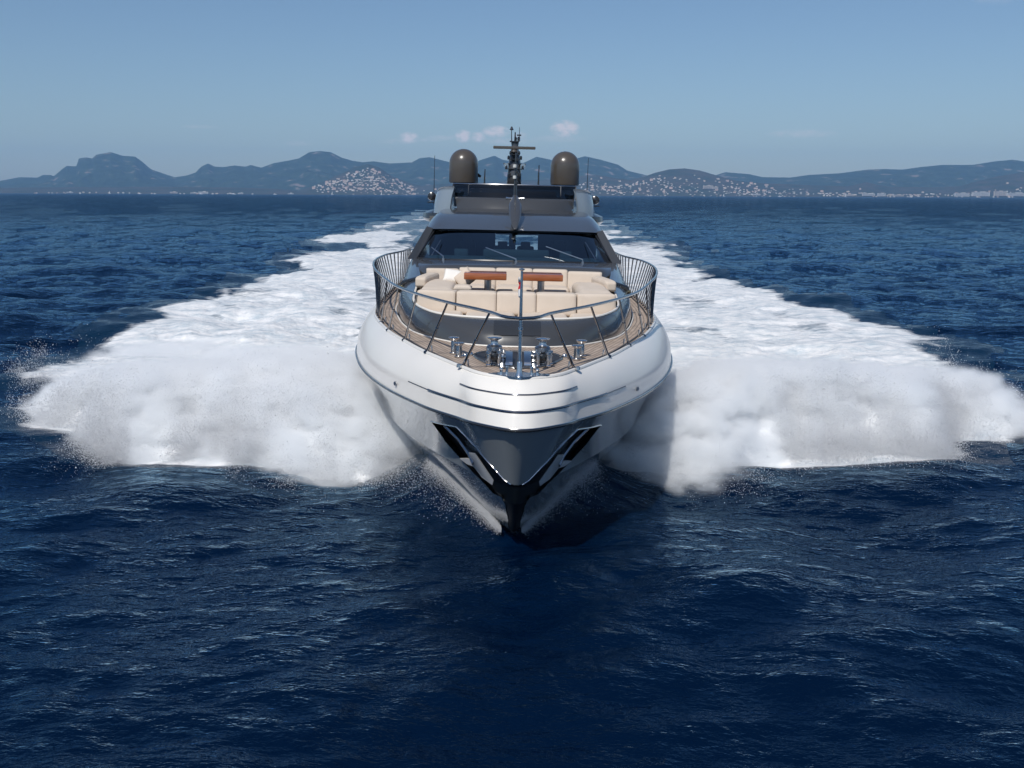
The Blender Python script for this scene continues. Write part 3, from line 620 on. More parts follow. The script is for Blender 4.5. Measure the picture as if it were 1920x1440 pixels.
# anchors in their pockets
def plate(bm, pts, th):
    a = [bm.verts.new(p) for p in pts]; b = [bm.verts.new((p[0], p[1] + th, p[2])) for p in pts]; n = len(pts)
    bm.faces.new(a); bm.faces.new(b[::-1])
    for i in range(n): bm.faces.new((a[i], b[i], b[(i + 1) % n], a[(i + 1) % n]))
for s in (1, -1):
    an = bpy.data.objects.new('anchor', None); COL.objects.link(an); an.parent = yacht
    hy = lambda x, z, d=0: (s * x, hull_y(x, z) + d, z)
    b = bmesh.new(); b_tube(b, [hy(1.28, 2.0, .28), hy(1.0, 1.82, .2), hy(.80, 1.66, .02), hy(.72, 1.53, -.08)], [.04, .04, .045, .05], 8); Y_bm('shank', b, 'dark_steel', an)
    b = bmesh.new(); plate(b, [hy(.82, 1.70, -.06), hy(.70, 1.76, -.04), hy(.38, 1.40, -.06), hy(.40, 1.30, -.12), hy(.58, 1.34, -.16), hy(.74, 1.47, -.14)], .05); Y_bm('fluke', b, 'anchor_steel', an)
    b = bmesh.new(); plate(b, [hy(.99, 1.47, -.10), hy(.84, 1.56, -.08), hy(.70, 1.56, -.08), (s * .74, hull_y(.74, 1.47) - .12, 1.46), hy(.86, 1.44, -.14)], .05); Y_bm('fluke', b, 'anchor_steel', an)
    b = bmesh.new(); plate(b, [hy(.90, 1.86, .18), hy(.76, 1.95, .2), hy(.62, 1.80, .2), hy(.80, 1.66, .18)], .03); Y_bm('hawse_plate', b, 'silver_paint', an)

# ---- teak deck with coachroof base cut by overlap
td = np.concatenate([np.linspace(0, .3, 70)[:-1], np.linspace(.3, 1, 30)]); A = hull_curve(0, td); nf = 14
V = []; UV = []
for s in (-1, 1):
    for i, p in enumerate(A):
        for k in range(nf):
            f = k / (nf - 1) * .97; V.append((s * p[0] * (1 - f), p[1] + (0 if i else .0) + f * .0 + .0, 3.192)); UV.append((p[0] * f + 5, p[1]))
# inboard points keep their distance to the edge also towards the nose
n1 = len(A); F = []
for q in range(2):
    o_ = q * n1 * nf
    for i in range(n1 - 1):
        for k in range(nf - 1): F.append((o_ + i * nf + k, o_ + i * nf + k + 1, o_ + (i + 1) * nf + k + 1, o_ + (i + 1) * nf + k))
# centre strip between the two halves
for i in range(n1 - 1): F.append((i * nf + nf - 1, n1 * nf + i * nf + nf - 1, n1 * nf + (i + 1) * nf + nf - 1, (i + 1) * nf + nf - 1))
deck = Y_mesh('teak_deck', V, F, 'teak', yacht, False)
ul = deck.data.uv_layers.new(name='UVMap')
for lp in deck.data.loops: ul.data[lp.index].uv = UV[lp.vertex_index]
# white toe rail round the deck edge
e = both(A); tube('toe_rail', [(p[0] * .995, p[1] + .01, 3.205) for p in e], .035, 'white_paint', deck, 8)
e2 = both(hull_curve(0, np.linspace(0, 1, 120))); tube('margin_plank', [(p[0] * .955, p[1] + .10, 3.197) for p in e2], .018, 'recess', deck, 6)
# anchor well: lens-shaped dark tray let into the deck with a raised grey lip
def lens(cx, cy, w, d0, d1, n=24):
    P = []
    for i in range(n): a = i / (n - 1); x = -w + 2 * w * a; P.append((x, cy + d1 * (1 - abs(x / w) ** 6) ** .7))
    for i in range(n): a = i / (n - 1); x = w - 2 * w * a; P.append((x, cy - d0 * (math.cos(x / w * PI / 2)) ** .8 if abs(x) < w else cy))
    return P
wp = [(.78 * math.sin(0), 0)]
wp = [(-.80, 19.15), (-.78, 19.35), (-.60, 19.68), (-.3, 19.78), (0, 19.8), (.3, 19.78), (.60, 19.68), (.78, 19.35), (.80, 19.15), (.66, 18.6), (.45, 18.15), (.22, 17.9), (0, 17.84), (-.22, 17.9), (-.45, 18.15), (-.66, 18.6), (-.80, 19.15)]
wp = smooth_pts(wp, 80)
well = Y_mesh('anchor_well', [(p[0], p[1], 3.202) for p in wp[:-1]], [tuple(range(len(wp) - 1))], 'recess', deck, False)
tube('well_lip', [(p[0], p[1], 3.205) for p in wp], .022, 'grey_paint', deck, 6)
# stainless nose plate with fairlead posts
npl = [(-.50, 17.05), (-.3, 16.88), (0, 16.70), (.3, 16.88), (.50, 17.05), (.3, 17.16), (0, 17.2), (-.3, 17.16), (-.5, 17.05)]; npl = smooth_pts(npl, 50)
b = bmesh.new(); a_ = [b.verts.new((p[0], p[1], 3.245)) for p in npl[:-1]]; c_ = [b.verts.new((p[0], p[1], 3.18)) for p in npl[:-1]]; b.faces.new(a_)
for i in range(len(a_)): b.faces.new((a_[i], c_[i], c_[(i + 1) % len(a_)], a_[(i + 1) % len(a_)]))
nose = Y_bm('nose_plate', b, 'steel', yacht)
for x in (-.29, -.2, .2, .29):
    b = bmesh.new(); h = .14 if abs(x) < .25 else .11
    b_lathe(b, (x, 16.95, 3.24), [(.035, 0), (.028, .03), (.022, h * .6), (.034, h * .85), (.03, h), (0.001, h + .01)], 12); Y_bm('fairlead_post', b, 'steel', nose)
# ---- windlasses
for s in (-1, 1):
    w = bpy.data.objects.new('windlass', None); COL.objects.link(w); w.parent = yacht; cx = s * .42; cy = 18.35
    b = bmesh.new(); b_lathe(b, (cx, cy, 3.2), [(.15, 0), (.15, .05), (.11, .07), (.11, .20), (.14, .23), (.14, .30), (.10, .33), (.001, .335)], 20)
    b_box(b, (cx, cy, 3.43), (.26, .20, .10), .025); Y_bm('gearbox', b, 'brushed_steel', w)
    b = bmesh.new(); b_lathe(b, (cx, cy, 3.50), [(.075, 0), (.085, .02), (.062, .06), (.066, .11), (.125, .14), (.13, .155), (.05, .165), (.001, .17)], 24); Y_bm('warping_drum', b, 'steel', w)
    b = bmesh.new(); b_lathe(b, (cx + s * -.14, cy - .05, 3.33), [(.05, -.07), (.13, -.06), (.075, -.015), (.075, .015), (.13, .06), (.05, .07)], 20, 'x'); Y_bm('chain_wheel', b, 'steel', w)
    for dx, dy in ((-.09, -.30), (.09, -.26), (.13, -.05)):
        b = bmesh.new(); b_lathe(b, (cx + dx, cy + dy, 3.2), [(.05, 0), (.05, .02), (.035, .04), (.035, .2), (.05, .21), (.05, .25), (.001, .26)], 14); Y_bm('control_post', b, 'steel', w)
    b = bmesh.new(); b_box(b, (cx - .02, cy - .16, 3.34), (.20, .10, .10), .02); b_lathe(b, (cx - .1, cy - .22, 3.36), [(.03, -.05), (.03, .05)], 10, 'x'); b_lathe(b, (cx + .05, cy - .24, 3.4), [(.03, -.04), (.03, .04)], 10, 'y'); Y_bm('brake_band', b, 'dark_trim', w)
    # polished chain chute curving down into the well
    n = 12; V = []
    for i in range(n):
        a = i / (n - 1) * PI * .5; V += [(s * .10, cy + .42 - .62 * math.sin(a), 3.21 + .16 * math.cos(a)), (s * .225, cy + .42 - .62 * math.sin(a), 3.21 + .16 * math.cos(a))]
    V2 = [(p[0], p[1] + .01, p[2] - .015) for p in V]
    F = [(2 * i, 2 * i + 1, 2 * i + 3, 2 * i + 2) for i in range(n - 1)]; F += [tuple(j + 2 * n for j in f[::-1]) for f in F] + [(2 * i + a, 2 * i + 2 + a, 2 * n + 2 * i + 2 + a, 2 * n + 2 * i + a) for i in range(n - 1) for a in (0, 1)]
    Y_mesh('chain_chute', V + V2, F, 'steel', w, False)
    # chain from wheel to chute
    b = bmesh.new()
    for k in range(9):
        y_ = cy - .05 - k * .065; b_lathe(b, (s * .27, y_, 3.235 + .10 * max(0, 1 - k / 4)), [(.020, -.03), (.028, 0), (.020, .03)], 6, 'y' if k % 2 else 'x')
    Y_bm('chain', b, 'brushed_steel', w)
    # two mooring bollards and two small deck buttons outboard
    for dx, dy, h in ((1.17, 19.4, .30), (1.06, 19.0, .26)):
        b = bmesh.new(); b_lathe(b, (s * dx, dy, 3.2), [(.085, 0), (.085, .02), (.06, .03), (.055, h * .8), (.10, h * .96), (.10, h), (.06, h + .01), (.001, h + .012)], 20); Y_bm('bollard', b, 'steel', yacht)
    for dx, dy in ((.86, 19.3), (.95, 19.1)):
        b = bmesh.new(); b_lathe(b, (s * dx, dy, 3.2), [(.05, 0), (.05, .02), (.03, .05), (.001, .06)], 14); Y_bm('deck_button', b, 'steel', yacht)

# ---- coachroof
CB = [(0, 20.45, 3.19), (.6, 20.5, 3.19), (1.1, 20.78, 3.19), (1.6, 21.35, 3.19), (2.05, 22.15, 3.19), (2.42, 23.4, 3.19), (2.72, 25.0, 3.19), (2.95, 26.8, 3.19), (3.05, 28.6, 3.19), (3.08, 30.4, 3.19), (3.08, 34, 3.19), (3.08, 46.5, 3.19)]
CT = [(0, 21.1, 3.66), (.55, 21.12, 3.66), (1.05, 21.25, 3.66), (1.6, 21.6, 3.67), (2.02, 22.35, 3.70), (2.28, 23.4, 3.73), (2.38, 24.8, 3.80), (2.44, 26.4, 3.95), (2.62, 28.4, 4.15), (2.84, 30.3, 4.28), (2.85, 34, 4.38), (2.85, 46.5, 4.38)]
def lin_t(P): P = np.array(P); return np.r_[0, np.cumsum(np.linalg.norm(np.diff(P, axis=0), axis=1))]
def sym_curve(P, n):
    """evenly resample a half curve (smooth and square across the centre line)"""
    P = np.array(P, float); T = lin_t(P); Pm = np.vstack([P[1] * [-1, 1, 1], P]); Tm = np.r_[-T[1], T]
    return catmull(Tm, Pm, np.linspace(0, T[-1], n))
nC = 110; P0 = np.array(CB, float); T0 = lin_t(P0); tq = np.linspace(0, T0[-1], nC)
def samp(P):
    P = np.array(P, float); Pm = np.vstack([P[1] * [-1, 1, 1], P]); return catmull(np.r_[-T0[1], T0], Pm, tq)
cb_, ct_ = samp(CB), samp(CT); nu = 12; rows_ = []
for k in range(nu):
    f = k / (nu - 1); g = math.sin(f * PI / 2); h = 1 - math.cos(f * PI / 2)
    p = cb_.copy(); w_ = .35 * f + .65 * f ** 3; w2 = f ** 4 * .8 + f * .2; mixw = np.clip((cb_[:, 1:2] - 22) / 4, 0, 1); w_ = w_ * (1 - mixw) + w2 * mixw; p[:, :2] = cb_[:, :2] * (1 - w_) + ct_[:, :2] * w_; zz_ = f * .55 + g * .45; p[:, 2] = cb_[:, 2] * (1 - zz_) + ct_[:, 2] * zz_; rows_.append(p)
Gc = np.stack(rows_, 0)
def two_sided(G_):
    nu_, n_ = G_.shape[:2]; Lf = G_.copy()[:, ::-1]; Lf[..., 0] *= -1; return np.concatenate([Lf[:, :-1], G_], 1)
Gc2 = two_sided(Gc); coach = Y_mesh('coachroof', Gc2.reshape(-1, 3), grid_faces(*Gc2.shape[:2]), 'grey_paint')
# cream coping round the lounge, ending at the sofa
k_end = int(np.argmin(abs(ct_[:, 1] - 27.0))); rim = both(ct_[:k_end])
tube('coping', [(p[0] * .985, p[1] + .03, p[2] + .012) for p in rim], .028, 'cream_line', coach, 8)
tube('base_moulding', [(p[0] * 1.01, p[1] - .02, 3.205) for p in both(cb_[:60])], .018, 'cream_line', coach, 6)
# inside of the rim: lining wall and floor
inn = rim.copy(); V = [(p[0] * .96, p[1] + .07, p[2] - .0) for p in inn] + [(p[0] * .955, p[1] + .08, 3.3) for p in inn]; n = len(inn)
Y_mesh('lining', V, [(i, i + 1, n + i + 1, n + i) for i in range(n - 1)], 'cushion', coach)
Y_mesh('lounge_floor', [(p[0] * .955, p[1] + .08, 3.32) for p in inn], [tuple(range(n))], 'teak', coach, False)
# top shoulders between coping line and windscreen pillars (grey, either side of the lounge)
# deck hatch on the sloping front, glossy dark
V = []
for xx in np.linspace(-.46, .46, 12):
    for f in (.36, .54, .72, .9):
        j = int(round(f * (nu - 1))); q = two_sided(Gc)[j]; i = int(np.argmin(abs(q[:, 0] - xx) + (q[:, 1] > 24) * 9)); V.append((xx, q[i, 1] - .012, q[i, 2] + .012))
Y_mesh('deck_hatch', V, [(4 * i + k, 4 * i + 4 + k, 4 * i + 5 + k, 4 * i + 1 + k) for i in range(11) for k in range(3)], 'hatch_glass', coach, True)
for s in (1, -1):
    b = bmesh.new(); i = int(np.argmin(abs(ct_[:, 1] - 26.6))); j = int(np.argmin(abs(cb_[:, 1] - 27.6)))
    p, q = Gc[-1, i], Gc[5, i]; pts = [(s * (ct_[i, 0] - .06), ct_[i, 1], ct_[i, 2] + .02), (s * (Gc[8, i, 0] + .01), Gc[8, i, 1], Gc[8, i, 2] + .04), (s * (Gc[5, i, 0] + .03), Gc[5, i, 1] + .05, Gc[5, i, 2] + .02)]
    b_tube(b, pts, [.07, .075, .06], 8); v = Y_bm('side_vent', b, 'dark_trim', coach)
    b = bmesh.new(); c = Vector(pts[1]) * .6 + Vector(pts[2]) * .4; b_box(b, (c.x, c.y - .075, c.z + .01), (.16, .03, .05), .01, 1); Y_bm('courtesy_light', b, 'brass', v)

# ---- cushions
def cushion(name, x0, x1, yf, yb, z0, z1, parent, m='cushion', rz=0, puff=.03, n=14, lean=0., r=.07):
    """soft block: superellipse-rounded grid box with puffed faces"""
    bm = bmesh.new(); bmesh.ops.create_cube(bm, size=2); bmesh.ops.subdivide_edges(bm, edges=bm.edges[:], cuts=n, use_grid_fill=True)
    hx, hy, hz = abs(x1 - x0) / 2, abs(yb - yf) / 2, (z1 - z0) / 2; c = Vector(((x0 + x1) / 2, (yf + yb) / 2, (z0 + z1) / 2)); R_ = Matrix.Rotation(rz, 3, 'Z')
    for v in bm.verts:
        p = v.co.copy(); q = Vector((p.x * hx, p.y * hy, p.z * hz)); rr_ = min(r, hx * .9, hy * .9, hz * .9)
        inner = Vector((max(-hx + rr_, min(hx - rr_, q.x)), max(-hy + rr_, min(hy - rr_, q.y)), max(-hz + rr_, min(hz - rr_, q.z)))); d = q - inner
        if d.length > 1e-6: q = inner + d.normalized() * min(d.length, rr_) if d.length > rr_ else q
        pf = puff * (1 - p.x ** 2) * (1 - p.y ** 2 * (abs(p.y) < .999)) * (1 - p.z ** 2 * (abs(p.z) < .999))
        if abs(p.z) > .999: q.z += math.copysign(puff * (1 - p.x ** 4) * (1 - p.y ** 4), p.z)
        elif abs(p.y) > .999: q.y += math.copysign(puff * (1 - p.x ** 4) * (1 - p.z ** 4), p.y)
        q.y += lean * (q.z + hz); v.co = c + R_ @ q
    return Y_bm(name, bm, m, parent, True)
bench = bpy.data.objects.new('bow_bench', None); COL.objects.link(bench); bench.parent = yacht
rimx = np.array(rim)
def rim_front(x): 
    h = ct_[:k_end]; return float(np.interp(abs(x), h[:, 0], h[:, 1])) + .10
for a, c_ in ((-1.98, -1.12), (-1.1, -.01), (.01, 1.1), (1.12, 1.98)):
    nx_, ny_ = 22, 14; V = []
    for i in range(nx_):
        u = i / (nx_ - 1); x = a + (c_ - a) * u
        for j in range(ny_):
            w_ = j / (ny_ - 1); yf = rim_front(x); y = yf + (22.85 - yf) * w_ if yf < 22.8 else 22.85
            ed = min(u, 1 - u, w_ * 1.0, 1 - w_) ; z = 3.50 + .125 * min(1, (ed / .06)) ** .4 + .015 * math.sin(PI * u); V.append((x, y, z))
    Y_mesh('seat_cushion', V, [f[::-1] for f in grid_faces(nx_, ny_)], 'cushion', bench)
SE = [-2.13, -1.29, -.43, .42, 1.28, 2.13]
for i in range(5):
    rz = (.12, 0.02, 0, -.02, -.12)[i]; dy = (.09, .02, 0, .02, .09)[i]
    cushion('back_cushion', SE[i] + .003, SE[i + 1] - .003, 22.72 + dy, 23.12 + dy, 3.56, 4.03, bench, rz=-rz, puff=.015, lean=.10, r=.03)
sofa = bpy.data.objects.new('sofa', None); COL.objects.link(sofa); sofa.parent = yacht
SR = [-2.25, -1.42, -.49, .44, 1.33, 2.2]
for i in range(5):
    rz = (.10, .04, 0, -.04, -.10)[i]; dy = (-.10, -.03, 0, -.03, -.10)[i]; dz = (-.04, -.005, 0, -.005, -.04)[i]
    cushion('back_cushion', SR[i] + .004, SR[i + 1] - .004, 27.0 + dy, 27.35 + dy, 3.70, 4.25 + dz, sofa, rz=rz, puff=.006, lean=.18, r=.025)
    cushion('seat_cushion', SR[i] + .006, SR[i + 1] - .006, 26.1 + dy, 27.0 + dy, 3.5, 3.86, sofa)
for s in (1, -1):
    cushion('side_seat', s * 1.38, s * 2.15, 23.35, 26.3, 3.6, 4.02, sofa, puff=.03, r=.12)
    cushion('armrest', s * 1.98, s * 2.27, 25.0, 26.6, 3.9, 4.15, sofa, rz=s * .14, puff=.02, r=.07)
# tables
for (x0, x1) in ((-1.22, -.22), (.12, 1.10)):
    tb = bpy.data.objects.new('table', None); COL.objects.link(tb); tb.parent = yacht
    b = bmesh.new(); b_box(b, ((x0 + x1) / 2, 25.35, 4.20), (x1 - x0, .80, .155), .025, 2); Y_bm('table_top', b, 'mahogany', tb)
    cx = -.66 if x0 < 0 else .59; b = bmesh.new(); b_lathe(b, (cx, 25.2, 3.32), [(.17, 0), (.17, .02), (.085, .05), (.085, .78), (.13, .79), (.13, .8)], 24); Y_bm('pedestal', b, 'brushed_steel', tb)

# ---- cabin
cab = bpy.data.objects.new('cabin', None); COL.objects.link(cab); cab.parent = yacht
nW = 40
GB = sym_curve([(0, 28.9, 4.33), (1.5, 29.15, 4.32), (2.4, 29.75, 4.29), (2.75, 30.3, 4.28)], nW); GT = sym_curve([(0, 30.9, 5.06), (1.3, 31.0, 5.06), (2.0, 31.2, 5.05), (2.34, 31.5, 5.03)], nW)
def surf(name, rows_list, m, parent, smooth=True, mirror=True, th=0):
    Gx = np.stack(rows_list, 0)
    if mirror: Gx = two_sided(Gx)
    o = Y_mesh(name, Gx.reshape(-1, 3), grid_faces(*Gx.shape[:2]), m, parent, smooth); return o
ws = surf('windscreen', [GB * (1 - f) + GT * f + [0, -.06 * math.sin(PI * f), 0] for f in np.linspace(0, 1, 8)], 'cabin_glass', cab)
# frame lines round the glass
tube('lower_frame', both(GB), .03, 'dark_trim', ws, 6); tube('upper_frame', both(GT), .035, 'dark_trim', ws, 6)
for s in (1, -1):
    tube('side_frame', [tuple(GB[-1] * [s, 1, 1]), tuple((GB[-1] + GT[-1]) / 2 * [s, 1, 1] + [0, -.06, 0]), tuple(GT[-1] * [s, 1, 1])], .035, 'dark_trim', ws, 6)
# coaming panel from the sofa back up to the glass
CF = sym_curve([(0, 27.46, 4.20), (1.4, 27.46, 4.19), (2.2, 27.5, 4.15), (2.5, 27.9, 4.12)], nW)
surf('coaming', [CF + [0, .05, -.5], CF, CF * .5 + GB * .5 + [0, 0, .02], GB + [0, 0, .0]], 'grey_paint', cab)
# shoulders: outer strip beside coaming down to the coachroof edge
for s in (1, -1):
    a = [CF[-1] + [0, 0, 0], GB[-1]]; V = []
    e_ = ct_[(ct_[:, 1] > 26.6) & (ct_[:, 1] < 30.5)]; m_ = len(e_); inner = np.stack([np.interp(e_[:, 1], [26.4, 27.9, 30.3], [2.30, 2.5, 2.75]), e_[:, 1], np.interp(e_[:, 1], [26.4, 27.9, 30.3], [3.97, 4.12, 4.28])], 1)
    V = np.vstack([e_, inner]) * [s, 1, 1]; Y_mesh('shoulder', V, [(i, i + 1, m_ + i + 1, m_ + i) for i in range(m_ - 1)], 'grey_paint', cab)
# roof
RA = GT + [0, -.06, .03]; RA[:, 0] *= 1.06
def roofrow(y, zc, ze, w, drop=.18):
    x = np.linspace(0, 1, nW); return np.stack([w * x, y + 0 * x + .25 * x ** 2 * (y < 34), zc - (zc - ze) * x ** 2.2 - drop * np.clip((x - .86) / .14, 0, 1) ** 2], 1)
R1 = roofrow(31.7, 5.30, 5.24, 2.56, .14); R2 = roofrow(32.7, 5.50, 5.44, 2.58, .2); R3 = roofrow(33.9, 5.61, 5.54, 2.58, .24); R4 = roofrow(38, 5.62, 5.54, 2.62, .24); R5 = roofrow(41, 5.6, 5.54, 2.64)
rc = [RA]; Rk = np.stack([RA, R1, R2, R3, R4, R5], 0); T_ = np.array([0, .9, 1.9, 3.1, 7.2, 10.2])
rs_ = [catmull(T_, Rk.reshape(6, -1), x)[0].reshape(nW, 3) for x in np.linspace(0, 10.2, 40)]
roof = surf('roof', rs_, 'grey_paint', cab)
# side walls with pillars
edge_top = np.stack([r[-1] for r in rs_], 0); edge_bot = np.stack([np.interp(edge_top[:, 1], [31, 34, 41], [3.0, 3.0, 3.0]), edge_top[:, 1], np.full(len(edge_top), 4.3)], 1)
edge_bot[:, 1] = np.interp(edge_top[:, 1], [edge_top[0, 1], 33.5, 41], [30.0, 33.0, 41])
for s in (1, -1):
    V = np.vstack([edge_top, edge_top * .5 + edge_bot * .5 + [.03, 0, 0], edge_bot]) * [s, 1, 1]; k = len(edge_top)
    Y_mesh('side_wall', V, [(i, i + 1, k + i + 1, k + i) for i in range(2 * k - 1) if (i + 1) % k], 'grey_paint', cab)
    b = bmesh.new(); q = [(s * 2.76, 30.2, 4.27), (s * 2.99, 29.9, 4.26), (s * 2.56, 31.35, 5.14), (s * 2.37, 31.45, 5.08)]
    vs_ = [b.verts.new(p) for p in q] + [b.verts.new((p[0], p[1] + .25, p[2] - .02)) for p in q]
    for f in ((0, 1, 2, 3), (7, 6, 5, 4), (0, 4, 5, 1), (1, 5, 6, 2), (2, 6, 7, 3), (3, 7, 4, 0)): b.faces.new([vs_[i] for i in f])
    Y_bm('pillar', b, 'grey_paint', cab)
# interior: dashboard, bulkhead with openings, floor, seats
b = bmesh.new(); b_box(b, (0, 30.7, 4.28), (4.9, 1.3, .08), .02); b_box(b, (.05, 31.2, 4.42), (1.9, .45, .22), .05); b_box(b, (-1.55, 31.4, 4.40), (.4, .3, .22), .04); b_box(b, (1.5, 31.4, 4.40), (.34, .3, .2), .04); Y_bm('dashboard', b, 'leather', cab)
b = bmesh.new()
for x0, x1, z0, z1 in ((-2.95, -.62, 3.3, 5.3), (-.14, .10, 3.3, 5.3), (.88, 2.95, 3.3, 5.3), (-.62, .88, 4.70, 5.3), (-.62, .88, 3.3, 4.02)): b_box(b, ((x0 + x1) / 2, 38, (z0 + z1) / 2), (x1 - x0 - .004, .08, z1 - z0 - .004))
Y_bm('aft_bulkhead', b, 'interior', cab)
b = bmesh.new(); b_box(b, (0, 34.6, 3.27), (5.4, 7, .06)); Y_bm('cabin_floor', b, 'interior', cab)
for x in (-.35, .35, -1.5, 1.5):
    y0 = 32.6 if abs(x) < 1 else 35.0; st = bpy.data.objects.new('helm_seat', None)
    b = bmesh.new(); b_box(b, (x, y0, 3.85), (.55, .5, .18), .05); b_box(b, (x, y0 + .28, 4.22), (.52, .14, .68), .06); b_box(b, (x, y0 + .26, 4.60), (.30, .12, .18), .05); b_lathe(b, (x, y0, 3.3), [(.2, 0), (.08, .05), (.07, .5)], 12); Y_bm('helm_seat', b, 'leather', cab)
# wipers
for (x0, y0, z0, x1, y1, z1, bx) in ((-1.95, 29.25, 4.36, -2.3, 29.75, 4.62, -2.18), (.03, 28.78, 4.36, -.80, 29.5, 4.66, -.78), (1.85, 29.2, 4.36, .85, 29.65, 4.72, 2.0)):
    wq = bpy.data.objects.new('wiper', None); COL.objects.link(wq); wq.parent = yacht
    b = bmesh.new(); b_tube(b, [(x0, y0, z0 - .06), (x0, y0, z0 + .04), (x1, y1 - .12, z1)], [.022, .02, .014], 6); b_box(b, (x0, y0, z0 - .06), (.07, .06, .10), .01, 1); Y_bm('wiper_arm', b, 'brushed_steel', wq)
for (xa, za, xb, zb) in ((-2.28, 4.42, -2.1, 4.78), (2.22, 4.40, 2.0, 4.82)):
    b = bmesh.new(); f_ = lambda x, z: 28.9 + (z - 4.33) * 2.74 + .16 * x * x * .55 - .10
    b_tube(b, [(xa, f_(xa, za), za), (xb, f_(xb, zb), zb)], .014, 6); Y_bm('wiper_blade', b, 'brushed_steel', ws)

# ---- flybridge
fly = bpy.data.objects.new('flybridge', None); COL.objects.link(fly); fly.parent = yacht
def arc(w, yc, sag, z, n=30, pw=2.6): x = np.linspace(0, 1, n); return np.stack([w * x, yc + sag * x ** pw, z + 0 * x], 1)
surf('front_panel', [arc(1.82, 34.5, .8, 5.40), arc(1.88, 34.62, .8, 5.62), arc(1.93, 34.85, .8, 5.90), arc(1.97, 34.95, .8, 5.99), arc(1.9, 35.6, .8, 6.0)], 'grey_paint', fly)
fw = surf('windscreen', [arc(1.965, 34.98, .8, 5.99), arc(2.0, 35.12, .8, 6.2), arc(2.03, 35.25, .8, 6.40)], 'fly_glass', fly)
tube('top_rail', both(arc(2.035, 35.26, .8, 6.415)), .022, 'steel', fw, 6)
for x in (-1.5, 1.5, -2.02, 2.02): tube('screen_post', [(x, 35.03 + .8 * (abs(x) / 2) ** 2.6, 5.99), (x * 1.01, 35.25 + .8 * (abs(x) / 2) ** 2.6, 6.40)], .022, 'dark_trim', fw, 6)
b = bmesh.new(); b_box(b, (0, 36.6, 5.95), (3.3, .8, .18), .05); b_box(b, (.75, 36.4, 6.12), (1.3, .35, .22), .06); b_box(b, (-.8, 37.4, 6.0), (1.5, .7, .3), .08); Y_bm('helm_console', b, 'interior', fly)
for s in (1, -1):
    pl = catmull(np.array([0, .5, 1.0, 1.7, 3.6]), np.array([(2.06, 35.55, 0), (2.38, 35.75, 0), (2.60, 36.15, 0), (2.68, 36.9, 0), (2.66, 38.8, 0)]), np.linspace(0, 3.6, 26)); V = []
    for q, dd in ((pl, 0), (pl, .05)):
        for i, pp in enumerate(q):
            zt = 6.33 - .10 * min(i / 8, 1) ** 2
            for f in np.linspace(0, 1, 7): V.append((s * (pp[0] - dd * .8 + .06 * (1 - f) - .10 * f ** 3), pp[1] + dd, 5.44 + (zt - 5.44) * f))
    g1 = grid_faces(26, 7); Y_mesh('side_fairing', V, g1 + [tuple(k + 182 for k in f[::-1]) for f in g1] + [(7 * i + 6, 7 * i + 13, 7 * i + 13 + 182, 7 * i + 6 + 182) for i in range(25)], 'fairing_sky_tint', fly)
    b = bmesh.new(); b_box(b, (s * 2.16, 37.6, 5.9), (.12, 3.4, .86), .05); Y_bm('side_coaming', b, 'grey_paint', fly)
    b = bmesh.new(); b_lathe(b, (s * 2.98, 39.6, 5.98), [(.04, -.20), (.15, -.14), (.17, 0), (.13, .12), (.02, .16)], 16, 'y'); b_box(b, (s * 2.85, 39.7, 5.80), (.10, .10, .3), .02); b_box(b, (s * 2.98, 39.55, 5.76), (.34, .2, .04), .01, 1); Y_bm('search_light', b, 'dark_trim', fly)
V = []
for s in (1,):
    pts = [(0, 5.02), (2.9, 5.02), (3.2, 5.08), (3.34, 5.2), (3.30, 5.38), (3.05, 5.48), (0, 5.5)]
FDK = []
for y, k in ((38.3, .80), (38.8, .93), (39.8, 1.0), (47.5, .98)):
    prof = [(x * k, y, z) for x, z in pts]; FDK.append(prof)
Gf = np.array(FDK); V = np.concatenate([Gf, (Gf * [-1, 1, 1])[:, ::-1]], 1); nn = V.shape[1]
o = Y_mesh('fly_deck', V.reshape(-1, 3), grid_faces(4, nn, True) + [tuple(range(nn))], 'dark_trim', fly); o.data.set_sharp_from_angle(angle=.6)
b = bmesh.new(); b_box(b, (0, 39.6, 6.36), (4.4, .9, .12), .05); 
for s in (1, -1): b_box(b, (s * 2.15, 39.8, 6.0), (.22, 1.1, .75), .06)
arch = Y_bm('radar_arch', b, 'grey_paint', fly)
# ---- satellite domes
for s in (1, -1):
    dm = bpy.data.objects.new('satellite_dome', None); COL.objects.link(dm); dm.parent = yacht
    r = .525; prof = [(r * .985, 0), (r, .03), (r, .67)] + [(r * math.cos(a), .67 + r * 1.0 * math.sin(a)) for a in np.linspace(.06, PI / 2 - .01, 14)]
    b = bmesh.new(); b_lathe(b, (s * 1.845, 39.6, 6.50), prof, 48); Y_bm('dome', b, 'dome_paint', dm)
    b = bmesh.new(); b_lathe(b, (s * 1.845, 39.6, 6.40), [(.38, 0), (.38, .06), (.50, .07), (.50, .10)], 32); Y_bm('dome_base', b, 'dark_trim', dm)
